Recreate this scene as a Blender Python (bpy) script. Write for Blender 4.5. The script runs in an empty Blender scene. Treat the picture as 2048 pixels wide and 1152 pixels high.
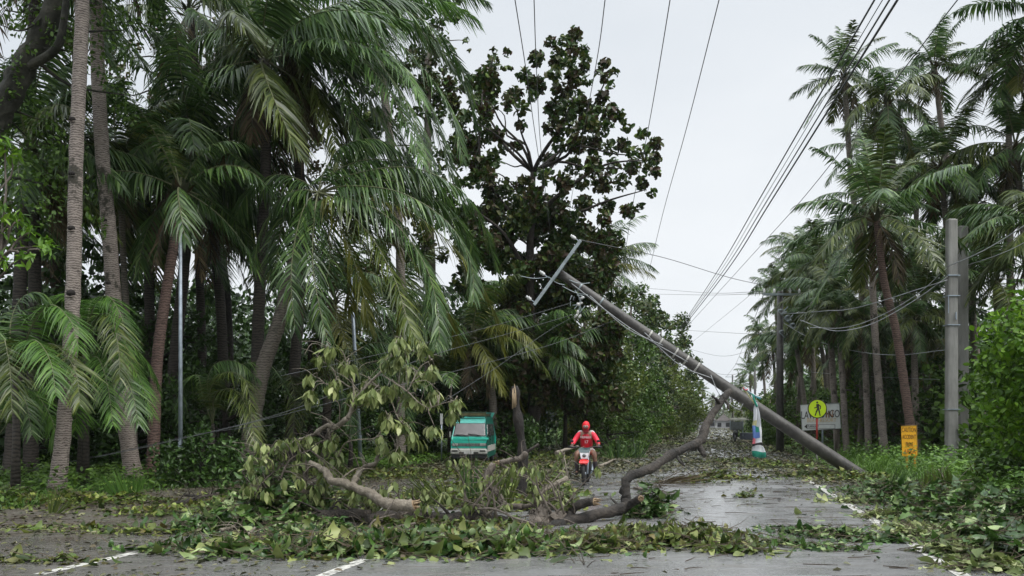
import bpy, math, random
import numpy as np
from mathutils import Vector, Matrix
from math import radians as RAD, sin, cos, pi

# ------------------------------------------------------------------ frame
F = 1706.0; H = 1.55; CX = 1024.0; HY = 845.0
ROAD_A = RAD(13.38)
col = bpy.context.scene.collection
RN = np.array([cos(ROAD_A), -sin(ROAD_A), 0.0]); RDV = np.array([sin(ROAD_A), cos(ROAD_A), 0.0])

def at(px, py, Y):
    return np.array([(px-CX)/F*Y, Y, H+(HY-py)/F*Y])
def ground(px, py, z=0.0):
    Y = F*(H-z)/(py-HY)
    return np.array([(px-CX)/F*Y, Y, z])
def road(u, v, z=0.0):
    return RN*u + RDV*v + np.array([0, 0, z])
def rng_(s): return np.random.default_rng(s)

# ------------------------------------------------------------------ objects
def tag(o, label=None, cat=None, group=None, kind=None):
    if label: o['label'] = label
    if cat: o['category'] = cat
    if group: o['group'] = group
    if kind: o['kind'] = kind
    return o
def thing(name, label, cat, loc=(0, 0, 0), rotz=0, group=None):
    o = bpy.data.objects.new(name, None); col.objects.link(o)
    o.location = loc; o.rotation_euler = (0, 0, rotz); o.empty_display_size = .2
    return tag(o, label, cat, group)
def link(name, me, parent=None, loc=None):
    o = bpy.data.objects.new(name, me); col.objects.link(o)
    if parent is not None: o.parent = parent
    if loc is not None: o.location = loc
    return o

def np_mesh(name, V, Q, mats, mi=None, smooth=False):
    V = np.asarray(V, dtype=np.float32).reshape(-1, 3); Q = np.asarray(Q, dtype=np.int32).reshape(-1, 4)
    me = bpy.data.meshes.new(name)
    me.vertices.add(len(V)); me.vertices.foreach_set('co', V.ravel())
    me.loops.add(len(Q)*4); me.loops.foreach_set('vertex_index', Q.ravel())
    me.polygons.add(len(Q))
    me.polygons.foreach_set('loop_start', np.arange(0, len(Q)*4, 4, dtype=np.int32))
    if not isinstance(mats, (list, tuple)): mats = [mats]
    for m in mats: me.materials.append(m)
    if mi is not None: me.polygons.foreach_set('material_index', np.asarray(mi, dtype=np.int32))
    if smooth: me.polygons.foreach_set('use_smooth', np.ones(len(Q), dtype=bool))
    me.update(calc_edges=True)
    return me

class NB:
    """collects numpy quads of leaves"""
    def __init__(s): s.V = []; s.Q = []; s.M = []; s.n = 0
    def add(s, V, Q, m=0):
        V = V.reshape(-1, 3); Q = Q.reshape(-1, 4)
        s.V.append(V); s.Q.append(Q+s.n); s.M.append(np.full(len(Q), m)); s.n += len(V)
    def mesh(s, name, mats, origin=None, smooth=False):
        V = np.concatenate(s.V)
        if origin is not None: V = V-np.asarray(origin)
        return np_mesh(name, V, np.concatenate(s.Q), mats, np.concatenate(s.M), smooth)
    def build(s, name, mats, parent=None, origin=None, loc=None, smooth=False):
        return link(name, s.mesh(name, mats, origin, smooth), parent, loc)

class MB:
    """collects solid shapes into one mesh"""
    def __init__(s): s.v = []; s.f = []; s.m = []; s.sm = []
    def add(s, v, f, m=0, sm=False):
        n = len(s.v); s.v += [tuple(map(float, p)) for p in v]
        for q in f: s.f.append(tuple(i+n for i in q)); s.m.append(m); s.sm.append(sm)
        return s
    def box(s, c, d, m=0, rot=None, taper=1.0):
        c = np.array(c, float); hx, hy, hz = np.array(d, float)/2; v = []
        for z, t in ((-hz, 1), (hz, taper)):
            for x, y in ((-hx, -hy), (hx, -hy), (hx, hy), (-hx, hy)): v.append(np.array([x*t, y*t, z]))
        if rot is not None: v = [np.array(rot @ Vector(p)) for p in v]
        return s.add([p+c for p in v], [(0, 3, 2, 1), (4, 5, 6, 7), (0, 1, 5, 4), (1, 2, 6, 5), (2, 3, 7, 6), (3, 0, 4, 7)], m)
    def tube(s, pts, rad, n=8, m=0, cap=True, jit=0.0, rs=None, capm=None):
        P = [np.array(p, float) for p in pts]; k = len(P)
        if np.isscalar(rad): rad = [rad]*k
        T = []
        for i in range(k):
            t = P[min(i+1, k-1)]-P[max(i-1, 0)]; T.append(t/(np.linalg.norm(t)+1e-9))
        a = np.array([0, 0, 1.0]) if abs(T[0][2]) < .9 else np.array([1.0, 0, 0])
        N = np.cross(T[0], a); N /= np.linalg.norm(N); v = []
        for i in range(k):
            N = N-T[i]*N.dot(T[i]); N /= (np.linalg.norm(N)+1e-9); B = np.cross(T[i], N)
            for j in range(n):
                an = 2*pi*j/n; r = rad[i]
                if jit and rs is not None: r *= 1+rs.uniform(-jit, jit)
                v.append(P[i]+(N*cos(an)+B*sin(an))*r)
        f = []
        for i in range(k-1):
            for j in range(n):
                j2 = (j+1) % n; f.append((i*n+j, i*n+j2, (i+1)*n+j2, (i+1)*n+j))
        s.add(v, f, m, True)
        if cap:
            b = len(s.v)-len(v)
            for r0, rev in ((0, True), ((k-1)*n, False)):
                idx = [b+r0+j for j in range(n)]
                s.f.append(tuple(reversed(idx)) if rev else tuple(idx)); s.m.append(m if capm is None else capm); s.sm.append(False)
        return s
    def ell(s, c, r, m=0, nu=12, nv=8, rot=None):
        v = []; f = []
        for i in range(nv+1):
            th = pi*i/nv
            for j in range(nu):
                ph = 2*pi*j/nu; p = Vector((r[0]*sin(th)*cos(ph), r[1]*sin(th)*sin(ph), r[2]*cos(th)))
                if rot is not None: p = rot @ p
                v.append(np.array(p)+np.array(c))
        for i in range(nv):
            for j in range(nu):
                j2 = (j+1) % nu; f.append((i*nu+j, (i+1)*nu+j, (i+1)*nu+j2, i*nu+j2))
        return s.add(v, f, m, True)
    def prism(s, poly, y0, y1, m=0):
        """poly in x,z extruded along y"""
        n = len(poly); v = [(x, y0, z) for x, z in poly]+[(x, y1, z) for x, z in poly]
        f = [tuple(range(n)), tuple(reversed(range(n, 2*n)))]
        for i in range(n):
            j = (i+1) % n; f.append((j, i, i+n, j+n))
        return s.add(v, f, m)
    def torus(s, c, R, r, axis='x', m=0, nu=24, nv=8, sq=1.0):
        v = []; f = []
        for i in range(nu):
            a = 2*pi*i/nu
            for j in range(nv):
                b = 2*pi*j/nv; rr = R+r*cos(b); h = r*sin(b)*sq
                p = {'x': (h, rr*cos(a), rr*sin(a)), 'y': (rr*cos(a), h, rr*sin(a)), 'z': (rr*cos(a), rr*sin(a), h)}[axis]
                v.append(np.array(p)+np.array(c))
        for i in range(nu):
            for j in range(nv):
                i2 = (i+1) % nu; j2 = (j+1) % nv; f.append((i*nv+j, i2*nv+j, i2*nv+j2, i*nv+j2))
        return s.add(v, f, m, True)
    def build(s, name, mats, parent=None, origin=None, loc=None, bevel=0):
        v = s.v
        if origin is not None: v = [tuple(np.array(p)-np.asarray(origin)) for p in v]
        me = bpy.data.meshes.new(name); me.from_pydata(v, [], s.f)
        if not isinstance(mats, (list, tuple)): mats = [mats]
        for mt in mats: me.materials.append(mt)
        for p, mi, sm in zip(me.polygons, s.m, s.sm): p.material_index = mi; p.use_smooth = sm
        me.update()
        o = link(name, me, parent, loc)
        if bevel:
            b = o.modifiers.new('bevel', 'BEVEL'); b.width = bevel; b.segments = 2; b.limit_method = 'ANGLE'
        return o

def smooth(pts, k=4):
    P = [np.array(p, float) for p in pts]
    if len(P) < 3: return P
    P = [2*P[0]-P[1]]+P+[2*P[-1]-P[-2]]; out = []
    for i in range(1, len(P)-2):
        for j in range(k):
            t = j/k; a, b, c, d = P[i-1], P[i], P[i+1], P[i+2]
            out.append(.5*((2*b)+(-a+c)*t+(2*a-5*b+4*c-d)*t*t+(-a+3*b-3*c+d)*t**3))
    out.append(P[-2]); return out

# ------------------------------------------------------------------ materials
def newmat(name):
    m = bpy.data.materials.new(name); m.use_nodes = True; nt = m.node_tree
    return m, nt, nt.nodes['Principled BSDF'], nt.nodes['Material Output']
def ramp(nt, fac, cols, pos=None):
    r = nt.nodes.new('ShaderNodeValToRGB'); e = r.color_ramp.elements
    n = len(cols); pos = pos or [i/(n-1) for i in range(n)]
    while len(e) < n: e.new(.5)
    for i in range(n): e[i].position = pos[i]; e[i].color = tuple(cols[i])+(1,)
    if fac is not None: nt.links.new(fac, r.inputs[0])
    return r
def noise(nt, scale, detail=4, rough=.55, vec=None, kind='Object', dist=0):
    n = nt.nodes.new('ShaderNodeTexNoise'); n.inputs['Scale'].default_value = scale
    n.inputs['Detail'].default_value = detail; n.inputs['Roughness'].default_value = rough; n.inputs['Distortion'].default_value = dist
    if vec is None:
        tc = nt.nodes.new('ShaderNodeTexCoord'); vec = tc.outputs[kind]
    nt.links.new(vec, n.inputs['Vector']); return n
def mapping(nt, scale=(1, 1, 1), rot=(0, 0, 0), kind='Object'):
    tc = nt.nodes.new('ShaderNodeTexCoord'); mp = nt.nodes.new('ShaderNodeMapping')
    mp.inputs['Scale'].default_value = scale; mp.inputs['Rotation'].default_value = rot
    nt.links.new(tc.outputs[kind], mp.inputs[0]); return mp.outputs[0]
def bump(nt, bs, h, strength=.3, dist=.02):
    b = nt.nodes.new('ShaderNodeBump'); b.inputs['Strength'].default_value = strength; b.inputs['Distance'].default_value = dist
    nt.links.new(h, b.inputs['Height']); nt.links.new(b.outputs[0], bs.inputs['Normal'])
def mixc(nt, fac, a, b, mode='MIX'):
    m = nt.nodes.new('ShaderNodeMix'); m.data_type = 'RGBA'; m.blend_type = mode
    for s, x in ((0, fac), (6, a), (7, b)):
        if isinstance(x, (int, float)): m.inputs[s].default_value = x
        elif isinstance(x, tuple): m.inputs[s].default_value = x+(1,) if len(x) == 3 else x
        else: nt.links.new(x, m.inputs[s])
    return m.outputs[2]
def math_(nt, op, a, b=0.0):
    m = nt.nodes.new('ShaderNodeMath'); m.operation = op
    for i, x in ((0, a), (1, b)):
        if isinstance(x, (int, float)): m.inputs[i].default_value = x
        else: nt.links.new(x, m.inputs[i])
    return m.outputs[0]

def leafmat(name, cols, pos=None, rough=.42, trans=.25, nscale=.6, spec=.32, ncol=None):
    """each leaf (mesh island) takes its own colour from the list"""
    m, nt, bs, out = newmat(name)
    g = nt.nodes.new('ShaderNodeNewGeometry')
    r = ramp(nt, g.outputs['Random Per Island'], cols, pos)
    n = noise(nt, nscale, 3)
    rr = ramp(nt, n.outputs[0], [(.55, .6, .55), (1.35, 1.3, 1.2)], [.3, .7])
    c = mixc(nt, 1.0, r.outputs[0], rr.outputs[0], 'MULTIPLY')
    nt.links.new(c, bs.inputs['Base Color']); bs.inputs['Roughness'].default_value = rough
    bs.inputs['Specular IOR Level'].default_value = spec
    tr = nt.nodes.new('ShaderNodeBsdfTranslucent'); nt.links.new(c, tr.inputs[0])
    mx = nt.nodes.new('ShaderNodeMixShader'); mx.inputs[0].default_value = trans
    nt.links.new(bs.outputs[0], mx.inputs[1]); nt.links.new(tr.outputs[0], mx.inputs[2]); nt.links.new(mx.outputs[0], out.inputs[0])
    return m
def flat(name, c, rough=.5, metal=0, var=.25, scale=6, bmp=0, spec=.5):
    m, nt, bs, out = newmat(name)
    n = noise(nt, scale, 5)
    c = np.array(c)
    r = ramp(nt, n.outputs[0], [tuple(c*(1-var)), tuple(c*(1+var))], [.3, .7])
    nt.links.new(r.outputs[0], bs.inputs['Base Color']); bs.inputs['Roughness'].default_value = rough
    bs.inputs['Metallic'].default_value = metal; bs.inputs['Specular IOR Level'].default_value = spec
    if bmp: bump(nt, bs, n.outputs[0], bmp)
    return m
def barkmat(name, cols, scale=(9, 9, 2.5), bmp=.7, rough=.8):
    m, nt, bs, out = newmat(name)
    v = mapping(nt, scale); n = noise(nt, 1.6, 7, .65, v); n2 = noise(nt, 1.1, 3)
    r = ramp(nt, n.outputs[0], cols, [.3, .5, .7])
    c = mixc(nt, .35, r.outputs[0], ramp(nt, n2.outputs[0], [cols[0], cols[2]], [.4, .6]).outputs[0])
    nt.links.new(c, bs.inputs['Base Color']); bs.inputs['Roughness'].default_value = rough
    bump(nt, bs, n.outputs[0], bmp, .07); return m
def palmtrunk(name, c0, c1, c2, moss=(.03, .04, .02), ringscale=9.0, mosspos=(.55, .68)):
    m, nt, bs, out = newmat(name)
    v = mapping(nt, (1, 1, 1))
    w = nt.nodes.new('ShaderNodeTexWave'); w.wave_type = 'BANDS'; w.bands_direction = 'Z'
    w.inputs['Scale'].default_value = ringscale*.31; w.inputs['Distortion'].default_value = 6; w.inputs['Detail'].default_value = 4
    w.inputs['Detail Scale'].default_value = 2.2
    nt.links.new(v, w.inputs[0])
    n = noise(nt, 7, 6, .6); n2 = noise(nt, 1.3, 5, .7)
    a = ramp(nt, w.outputs[0], [c0, c1, c2], [.05, .3, .8])
    b = mixc(nt, .33, a.outputs[0], ramp(nt, n.outputs[0], [c0, c2], [.35, .65]).outputs[0])
    c = mixc(nt, ramp(nt, n2.outputs[0], [(0, 0, 0), (1, 1, 1)], list(mosspos)).outputs[0], b, moss)
    nt.links.new(c, bs.inputs['Base Color']); bs.inputs['Roughness'].default_value = .8
    bump(nt, bs, mixc(nt, .5, w.outputs[0], n.outputs[0]), .5, .02); return m

M = {}
M['palm'] = leafmat('palm_leaf', [(0.0194, 0.0487, 0.0109), (0.0378, 0.0872, 0.0182), (0.0715, 0.1476, 0.0332), (0.1561, 0.2433, 0.0623)], [0, .35, .75, 1], rough=.42, trans=.25, nscale=.35, spec=.55)
M['palm_fresh'] = leafmat('palm_leaf_fresh', [(0.0381, 0.0939, 0.0151), (0.075, 0.1707, 0.0264), (0.1362, 0.2561, 0.0472)], rough=.42, trans=.3, nscale=.4)
M['palm_grey'] = leafmat('palm_leaf_grey', [(0.0232, 0.0418, 0.0072), (0.0553, 0.0825, 0.0143), (0.1336, 0.1651, 0.0385)], rough=.36, trans=.15, nscale=.35)
M['palm_yellow'] = leafmat('palm_leaf_yellow', [(0.0662, 0.0799, 0.0114), (0.123, 0.1385, 0.0221), (0.1799, 0.1811, 0.0378)], trans=.3)
M['palm_dead'] = leafmat('palm_leaf_dead', [(0.039, 0.0268, 0.014), (0.0845, 0.0603, 0.0328), (0.143, 0.1138, 0.0644)], trans=.1, rough=.7)
M['rachis'] = flat('frond_rib', (.12, .13, .06), .5)
M['rachis_dark'] = flat('frond_rib_dark', (.05, .055, .03), .5)
M['trunk_pale'] = palmtrunk('palm_bark_pale', (.060, .047, .040), (.18, .145, .125), (.31, .265, .23), (.04, .036, .025), 20, (.56, .62))
M['trunk_mid'] = palmtrunk('palm_bark_mid', (.06, .05, .04), (.13, .11, .09), (.20, .175, .145), (.03, .035, .02), 14)
M['trunk_red'] = palmtrunk('palm_bark_red', (.04, .025, .02), (.11, .065, .05), (.17, .11, .09), (.02, .02, .012), 14)
M['trunk_dark'] = palmtrunk('palm_bark_dark', (.018, .015, .013), (.04, .034, .028), (.075, .062, .05), (.02, .025, .012), 12)
M['bark_dark'] = barkmat('bark_dark', [(.006, .005, .004), (.020, .016, .012), (.075, .060, .047)], (6, 6, 6), 1.0)
M['bark_mid'] = barkmat('bark_mid', [(.035, .028, .02), (.10, .08, .062), (.20, .17, .14)])
M['bark_pale'] = barkmat('bark_pale', [(.09, .075, .055), (.20, .17, .13), (.34, .30, .24)], (7, 7, 7))
M['bark_moss'] = barkmat('bark_moss', [(.006, .007, .004), (.022, .022, .013), (.08, .075, .055)], (4, 4, 4), 1.0)
M['bark_black'] = barkmat('bark_black', [(.004, .0035, .003), (.014, .011, .009), (.045, .035, .028)], (5, 5, 3), 1.0)
M['wood'] = barkmat('torn_wood', [(.20, .12, .06), (.34, .24, .14), (.46, .37, .25)], (10, 10, 2), .5, .7)
M['hole'] = flat('notch_dark', (.012, .009, .007), .9)
M['broad_dark'] = leafmat('broad_leaf_dark', [(0.0224, 0.0474, 0.0104), (0.0448, 0.0949, 0.0187), (0.0784, 0.0792, 0.0187), (0.1232, 0.1978, 0.0363)], [0, .5, .8, 1], rough=.4, trans=.15)
M['broad_brown'] = leafmat('broad_leaf_brown', [(0.055, 0.03, 0.018), (0.075, 0.055, 0.028), (0.085, 0.1, 0.04)], trans=.15)
M['broad_mid'] = leafmat('broad_leaf_mid', [(0.0342, 0.0683, 0.0112), (0.0665, 0.1325, 0.019), (0.1139, 0.2031, 0.0303)], trans=.25)
M['broad_olive'] = leafmat('broad_leaf_olive', [(0.0649, 0.0914, 0.0176), (0.1055, 0.1463, 0.0273), (0.1624, 0.2103, 0.0438)], trans=.25)
M['broad_bright'] = leafmat('broad_leaf_bright', [(0.037, 0.0888, 0.0075), (0.0862, 0.1904, 0.0136), (0.1725, 0.3045, 0.0264)], trans=.3)
M['broad_yellow'] = leafmat('broad_leaf_yellow', [(0.168, 0.1456, 0.0076), (0.2912, 0.2352, 0.0152), (0.112, 0.1232, 0.0152)], trans=.3)
M['herb'] = leafmat('herb_leaf', [(0.0417, 0.0968, 0.0116), (0.0767, 0.1637, 0.0201), (0.1392, 0.2531, 0.0375)], trans=.3)
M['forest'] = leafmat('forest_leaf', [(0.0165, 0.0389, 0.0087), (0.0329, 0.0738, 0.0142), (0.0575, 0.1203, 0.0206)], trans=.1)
M['far'] = leafmat('far_leaf', [(0.0504, 0.0694, 0.0305), (0.084, 0.1064, 0.0457), (0.112, 0.1344, 0.0609)], trans=.2)  # lighter leaf tones: some of the distance haze is put into the colour
M['hang'] = leafmat('wilted_leaf', [(0.0594, 0.0918, 0.0238), (0.1296, 0.1728, 0.0522), (0.2484, 0.2916, 0.114), (0.3888, 0.4212, 0.2185)], [0, .3, .7, 1], rough=.5, trans=.25, nscale=3)
M['fall_green'] = leafmat('fallen_leaf_green', [(0.0171, 0.0454, 0.0089), (0.0363, 0.0881, 0.016), (0.0662, 0.1322, 0.0267), (0.16, 0.2267, 0.0799), (0.2881, 0.3651, 0.1688)], [0, .4, .68, .86, 1], rough=.30, trans=.15, nscale=2.2)
M['fall_mix'] = leafmat('fallen_leaf_mixed', [(0.0284, 0.0511, 0.0081), (0.063, 0.1057, 0.0146), (0.1338, 0.1822, 0.034), (0.0944, 0.0765, 0.0193), (0.2676, 0.3281, 0.0809)], [0, .35, .65, .8, 1], rough=.4, trans=.15, nscale=2)
M['fall_pale'] = leafmat('fallen_leaf_pale', [(0.0224, 0.0392, 0.0076), (0.056, 0.0952, 0.0152), (0.1344, 0.168, 0.0457), (0.2464, 0.28, 0.099), (0.112, 0.0784, 0.0267)], [0, .3, .55, .85, 1], rough=.4, trans=.15, nscale=2)
M['litter'] = leafmat('litter_bits', [(.03, .034, .014), (.065, .07, .03), (.11, .115, .05), (.085, .062, .038), (.19, .19, .11)], [0, .3, .6, .85, 1], rough=.5, trans=.05, nscale=2)
M['concrete'] = barkmat('pole_concrete', [(.15, .145, .135), (.22, .215, .20), (.29, .285, .265)], (6, 6, .8), .15, .75)
M['pole_wet'] = barkmat('pole_wet', [(.026, .024, .022), (.055, .051, .046), (.105, .097, .086)], (4, 4, 4), .3, .5)
M['strap'] = flat('strap', (.36, .35, .32), .6, var=.4)
M['xarm'] = flat('galvanised', (.26, .30, .31), .4, .3)
M['steel'] = flat('steel_pole', (.32, .37, .42), .4, .4)
M['black'] = flat('black', (.012, .012, .013), .45)
M['rubber'] = flat('rubber', (.018, .018, .018), .75, bmp=.2)
M['porcelain'] = flat('porcelain', (.6, .6, .58), .25)
M['wire'] = flat('wire', (.05, .052, .055), .55)
M['wire_pale'] = flat('wire_pale', (.30, .31, .32), .5); M['wire_torn'] = flat('wire_torn', (.07, .075, .08), .6)
EXPOSURE = 0.5
# ------------------------------------------------------------------ camera, light
cam = bpy.data.cameras.new('camera'); co = bpy.data.objects.new('camera', cam); col.objects.link(co)
co.location = (0, 0, H); co.rotation_euler = (RAD(90), 0, 0)
cam.sensor_width = 36; cam.lens = 36*F/2048; cam.shift_y = (HY-576)/2048; cam.clip_end = 3000; cam.clip_start = .05
bpy.context.scene.camera = co
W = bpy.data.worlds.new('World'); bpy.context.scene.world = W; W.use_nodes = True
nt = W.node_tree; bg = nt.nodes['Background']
sk = nt.nodes.new('ShaderNodeTexSky'); sk.sky_type = 'NISHITA'; sk.sun_disc = False
sk.sun_elevation = RAD(58); sk.sun_rotation = RAD(125); sk.dust_density = 4; sk.air_density = 1.2
bw = nt.nodes.new('ShaderNodeHueSaturation'); bw.inputs['Saturation'].default_value = .35
nt.links.new(sk.outputs[0], bw.inputs['Color'])
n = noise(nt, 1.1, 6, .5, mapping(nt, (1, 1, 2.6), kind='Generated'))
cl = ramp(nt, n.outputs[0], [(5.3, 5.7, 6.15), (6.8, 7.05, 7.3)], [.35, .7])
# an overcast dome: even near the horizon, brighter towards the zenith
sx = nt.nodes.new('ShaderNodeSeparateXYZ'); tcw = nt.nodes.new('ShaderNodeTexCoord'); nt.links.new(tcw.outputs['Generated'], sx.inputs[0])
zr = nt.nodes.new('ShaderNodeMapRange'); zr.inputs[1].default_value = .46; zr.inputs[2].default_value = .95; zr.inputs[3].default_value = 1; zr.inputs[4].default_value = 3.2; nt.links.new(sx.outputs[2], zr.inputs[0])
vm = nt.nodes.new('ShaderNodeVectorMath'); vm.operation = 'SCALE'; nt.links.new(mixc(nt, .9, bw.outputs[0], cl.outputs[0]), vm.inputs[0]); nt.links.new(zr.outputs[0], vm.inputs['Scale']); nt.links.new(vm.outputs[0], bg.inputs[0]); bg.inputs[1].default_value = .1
sl = bpy.data.lights.new('sun', 'SUN'); so = bpy.data.objects.new('sun', sl); col.objects.link(so)
sl.energy = 1.5; sl.angle = RAD(25); sl.color = (1, .97, .92)
so.rotation_euler = (RAD(32), 0, RAD(-40)+pi)
so.location = (0, 0, 40)
# sun direction: elevation 58 deg, matches the sky (rotation measured from +Y clockwise)
SUN_AZ = RAD(125); sd = Vector((sin(SUN_AZ)*cos(RAD(58)), cos(SUN_AZ)*cos(RAD(58)), sin(RAD(58))))
so.rotation_euler = sd.to_track_quat('Z', 'Y').to_euler()
sc = bpy.context.scene
sc.view_settings.view_transform = 'Standard'; sc.view_settings.look = 'None'; sc.view_settings.exposure = EXPOSURE; sc.view_settings.gamma = 1
sc.cycles.max_bounces = 6; sc.cycles.diffuse_bounces = 2; sc.cycles.glossy_bounces = 2; sc.cycles.transmission_bounces = 3; sc.cycles.volume_bounces = 1

# ------------------------------------------------------------------ ground and road
gm, nt, bs, out = newmat('earth_grass')
n1 = noise(nt, .7, 6); n2 = noise(nt, 9, 5, .7)
a = ramp(nt, n1.outputs[0], [(.030, .027, .018), (.035, .045, .018), (.05, .075, .024)], [.35, .5, .65])
b = mixc(nt, .5, a.outputs[0], ramp(nt, n2.outputs[0], [(.015, .015, .01), (.07, .075, .04)], [.35, .7]).outputs[0])
nt.links.new(b, bs.inputs[0]); bs.inputs['Roughness'].default_value = .85; bump(nt, bs, n2.outputs[0], .6, .05)
def sheet(name, pts, z, mat):
    me = bpy.data.meshes.new(name); me.from_pydata([(p[0], p[1], z) for p in pts], [], [tuple(range(len(pts)))])
    me.materials.append(mat); o = link(name, me); return tag(o, kind='structure')
sheet('ground', [(-500, -120), (700, -120), (700, 900), (-500, 900)], 0, gm)
def strip_uv(name, u0, u1, v0, v1, z, mat):
    return sheet(name, [road(u0, v0), road(u1, v0), road(u1, v1), road(u0, v1)], z, mat)
dm, nt, bs, out = newmat('dirt_shoulder')
n1 = noise(nt, 1.2, 7, .65); n2 = noise(nt, 14, 5, .7)
a = ramp(nt, n1.outputs[0], [(.045, .036, .028), (.085, .072, .058), (.05, .06, .03)], [.35, .52, .66])
b = mixc(nt, .45, a.outputs[0], ramp(nt, n2.outputs[0], [(.02, .017, .012), (.15, .13, .105)], [.35, .7]).outputs[0])
nt.links.new(b, bs.inputs[0]); nt.links.new(ramp(nt, n1.outputs[0], [(.35,)*3, (.8,)*3], [.4, .6]).outputs[0], bs.inputs['Roughness'])
bump(nt, bs, n2.outputs[0], .6, .03)
strip_uv('dirt_shoulder', -12.2, 4.3, -20, 700, .004, dm)

rm, nt, bs, out = newmat('wet_asphalt')
v = mapping(nt, (1, 1, 1)); gr = noise(nt, 60, 5, .8, v); lg = noise(nt, .45, 6, .6, v); 
vs = mapping(nt, (.55, 2.6, 1), (0, 0, ROAD_A)); st = noise(nt, 1.3, 6, .62, vs); dirt = noise(nt, 2.2, 7, .7, vs)
a = ramp(nt, gr.outputs[0], [(.05, .05, .052), (.28, .28, .275)], [.3, .72])  # albedo raised; part of the wet road's sky reflection is put into this colour
dirtm = ramp(nt, dirt.outputs[0], [(0, 0, 0), (1, 1, 1)], [.52, .66])
b = mixc(nt, math_(nt, 'MULTIPLY', dirtm.outputs[0], .7), a.outputs[0], (.07, .058, .042))
# mud over the left lane
tc = nt.nodes.new('ShaderNodeTexCoord'); sp = nt.nodes.new('ShaderNodeSeparateXYZ')
mp = nt.nodes.new('ShaderNodeMapping'); mp.inputs['Rotation'].default_value = (0, 0, ROAD_A); nt.links.new(tc.outputs['Object'], mp.inputs[0]); nt.links.new(mp.outputs[0], sp.inputs[0])
mr = nt.nodes.new('ShaderNodeMapRange'); mr.inputs[1].default_value = -3.2; mr.inputs[2].default_value = -8.5; nt.links.new(sp.outputs[0], mr.inputs[0])
mud = math_(nt, 'MULTIPLY', mr.outputs[0], ramp(nt, lg.outputs[0], [(.25,)*3, (1,)*3], [.35, .6]).outputs[0])
b = mixc(nt, mud, b, mixc(nt, st.outputs[0], (.045, .034, .026), (.10, .083, .068)))
nt.links.new(b, bs.inputs[0])
wet = ramp(nt, st.outputs[0], [(.07,)*3, (.18,)*3, (.5,)*3], [.46, .60, .72])
wet2 = ramp(nt, lg.outputs[0], [(.0,)*3, (.25,)*3], [.4, .6])
rr = math_(nt, 'ADD', wet.outputs[0], wet2.outputs[0]); rr = math_(nt, 'MAXIMUM', rr, math_(nt, 'MULTIPLY', dirtm.outputs[0], .75)); nt.links.new(rr, bs.inputs['Roughness'])
bs.inputs['Specular IOR Level'].default_value = .9
hb = mixc(nt, .35, gr.outputs[0], dirt.outputs[0]); bump(nt, bs, hb, .22, .012)
strip_uv('road', -9.3, 3.35, -20, 700, .008, rm)
pm, nt, bs, out = newmat('road_paint')
n1 = noise(nt, 7, 6, .75); bs.inputs['Roughness'].default_value = .45
nt.links.new(ramp(nt, n1.outputs[0], [(.09, .085, .075), (.52, .51, .47)], [.40, .52]).outputs[0], bs.inputs[0])
strip_uv('road_edge_line', 2.36, 2.50, -5, 600, .012, pm)
strip_uv('road_edge_line', -6.74, -6.60, 7.3, 8.85, .012, pm)
for i, v0 in enumerate([4.2, 55, 64, 73, 82, 91, 100]):
    strip_uv('road_lane_dash', -3.90, -3.76, v0, v0+(4.75 if i == 0 else 4), .012, pm)

# ------------------------------------------------------------------ foliage builders
def nrm(a): return a/(np.linalg.norm(a, axis=-1, keepdims=True)+1e-9)
def strips(P0, D, Wv, L, Wd, C, prof=(.6, 1, .75, .12)):
    K = len(prof)-1; s = np.linspace(0, 1, K+1)[None, :, None]
    c = P0[:, None]+D[:, None]*(L[:, None, None]*s)+C[:, None]*(L[:, None, None]*s*s)
    hw = Wv[:, None]*(Wd[:, None, None]*.5*np.array(prof)[None, :, None])
    V = np.stack([c-hw, c+hw], axis=2)
    N = len(P0); b = (np.arange(N)*(K+1)*2)[:, None]; k = np.arange(K)[None]*2
    Q = np.stack([b+k, b+k+1, b+k+3, b+k+2], axis=-1)
    return V, Q
def leaves(P, D, N, L, Wd, fold=.25, curl=0.0):
    D = nrm(D); S = nrm(np.cross(N, D)); N = np.cross(D, S)
    L = L[:, None]; Wd = Wd[:, None]
    pts = [P, P+D*L*.35-S*Wd*.5+N*Wd*fold, P+D*L*.75-S*Wd*.38+N*(Wd*fold*.7-L*curl*.5), P+D*L-N*L*curl,
           P+D*L*.75+S*Wd*.38+N*(Wd*fold*.7-L*curl*.5), P+D*L*.35+S*Wd*.5+N*Wd*fold]
    V = np.stack(pts, 1); b = (np.arange(len(P))*6)[:, None]
    Q = np.stack([b+[0, 5, 4, 3], b+[0, 3, 2, 1]], 1)
    return V, Q
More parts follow.
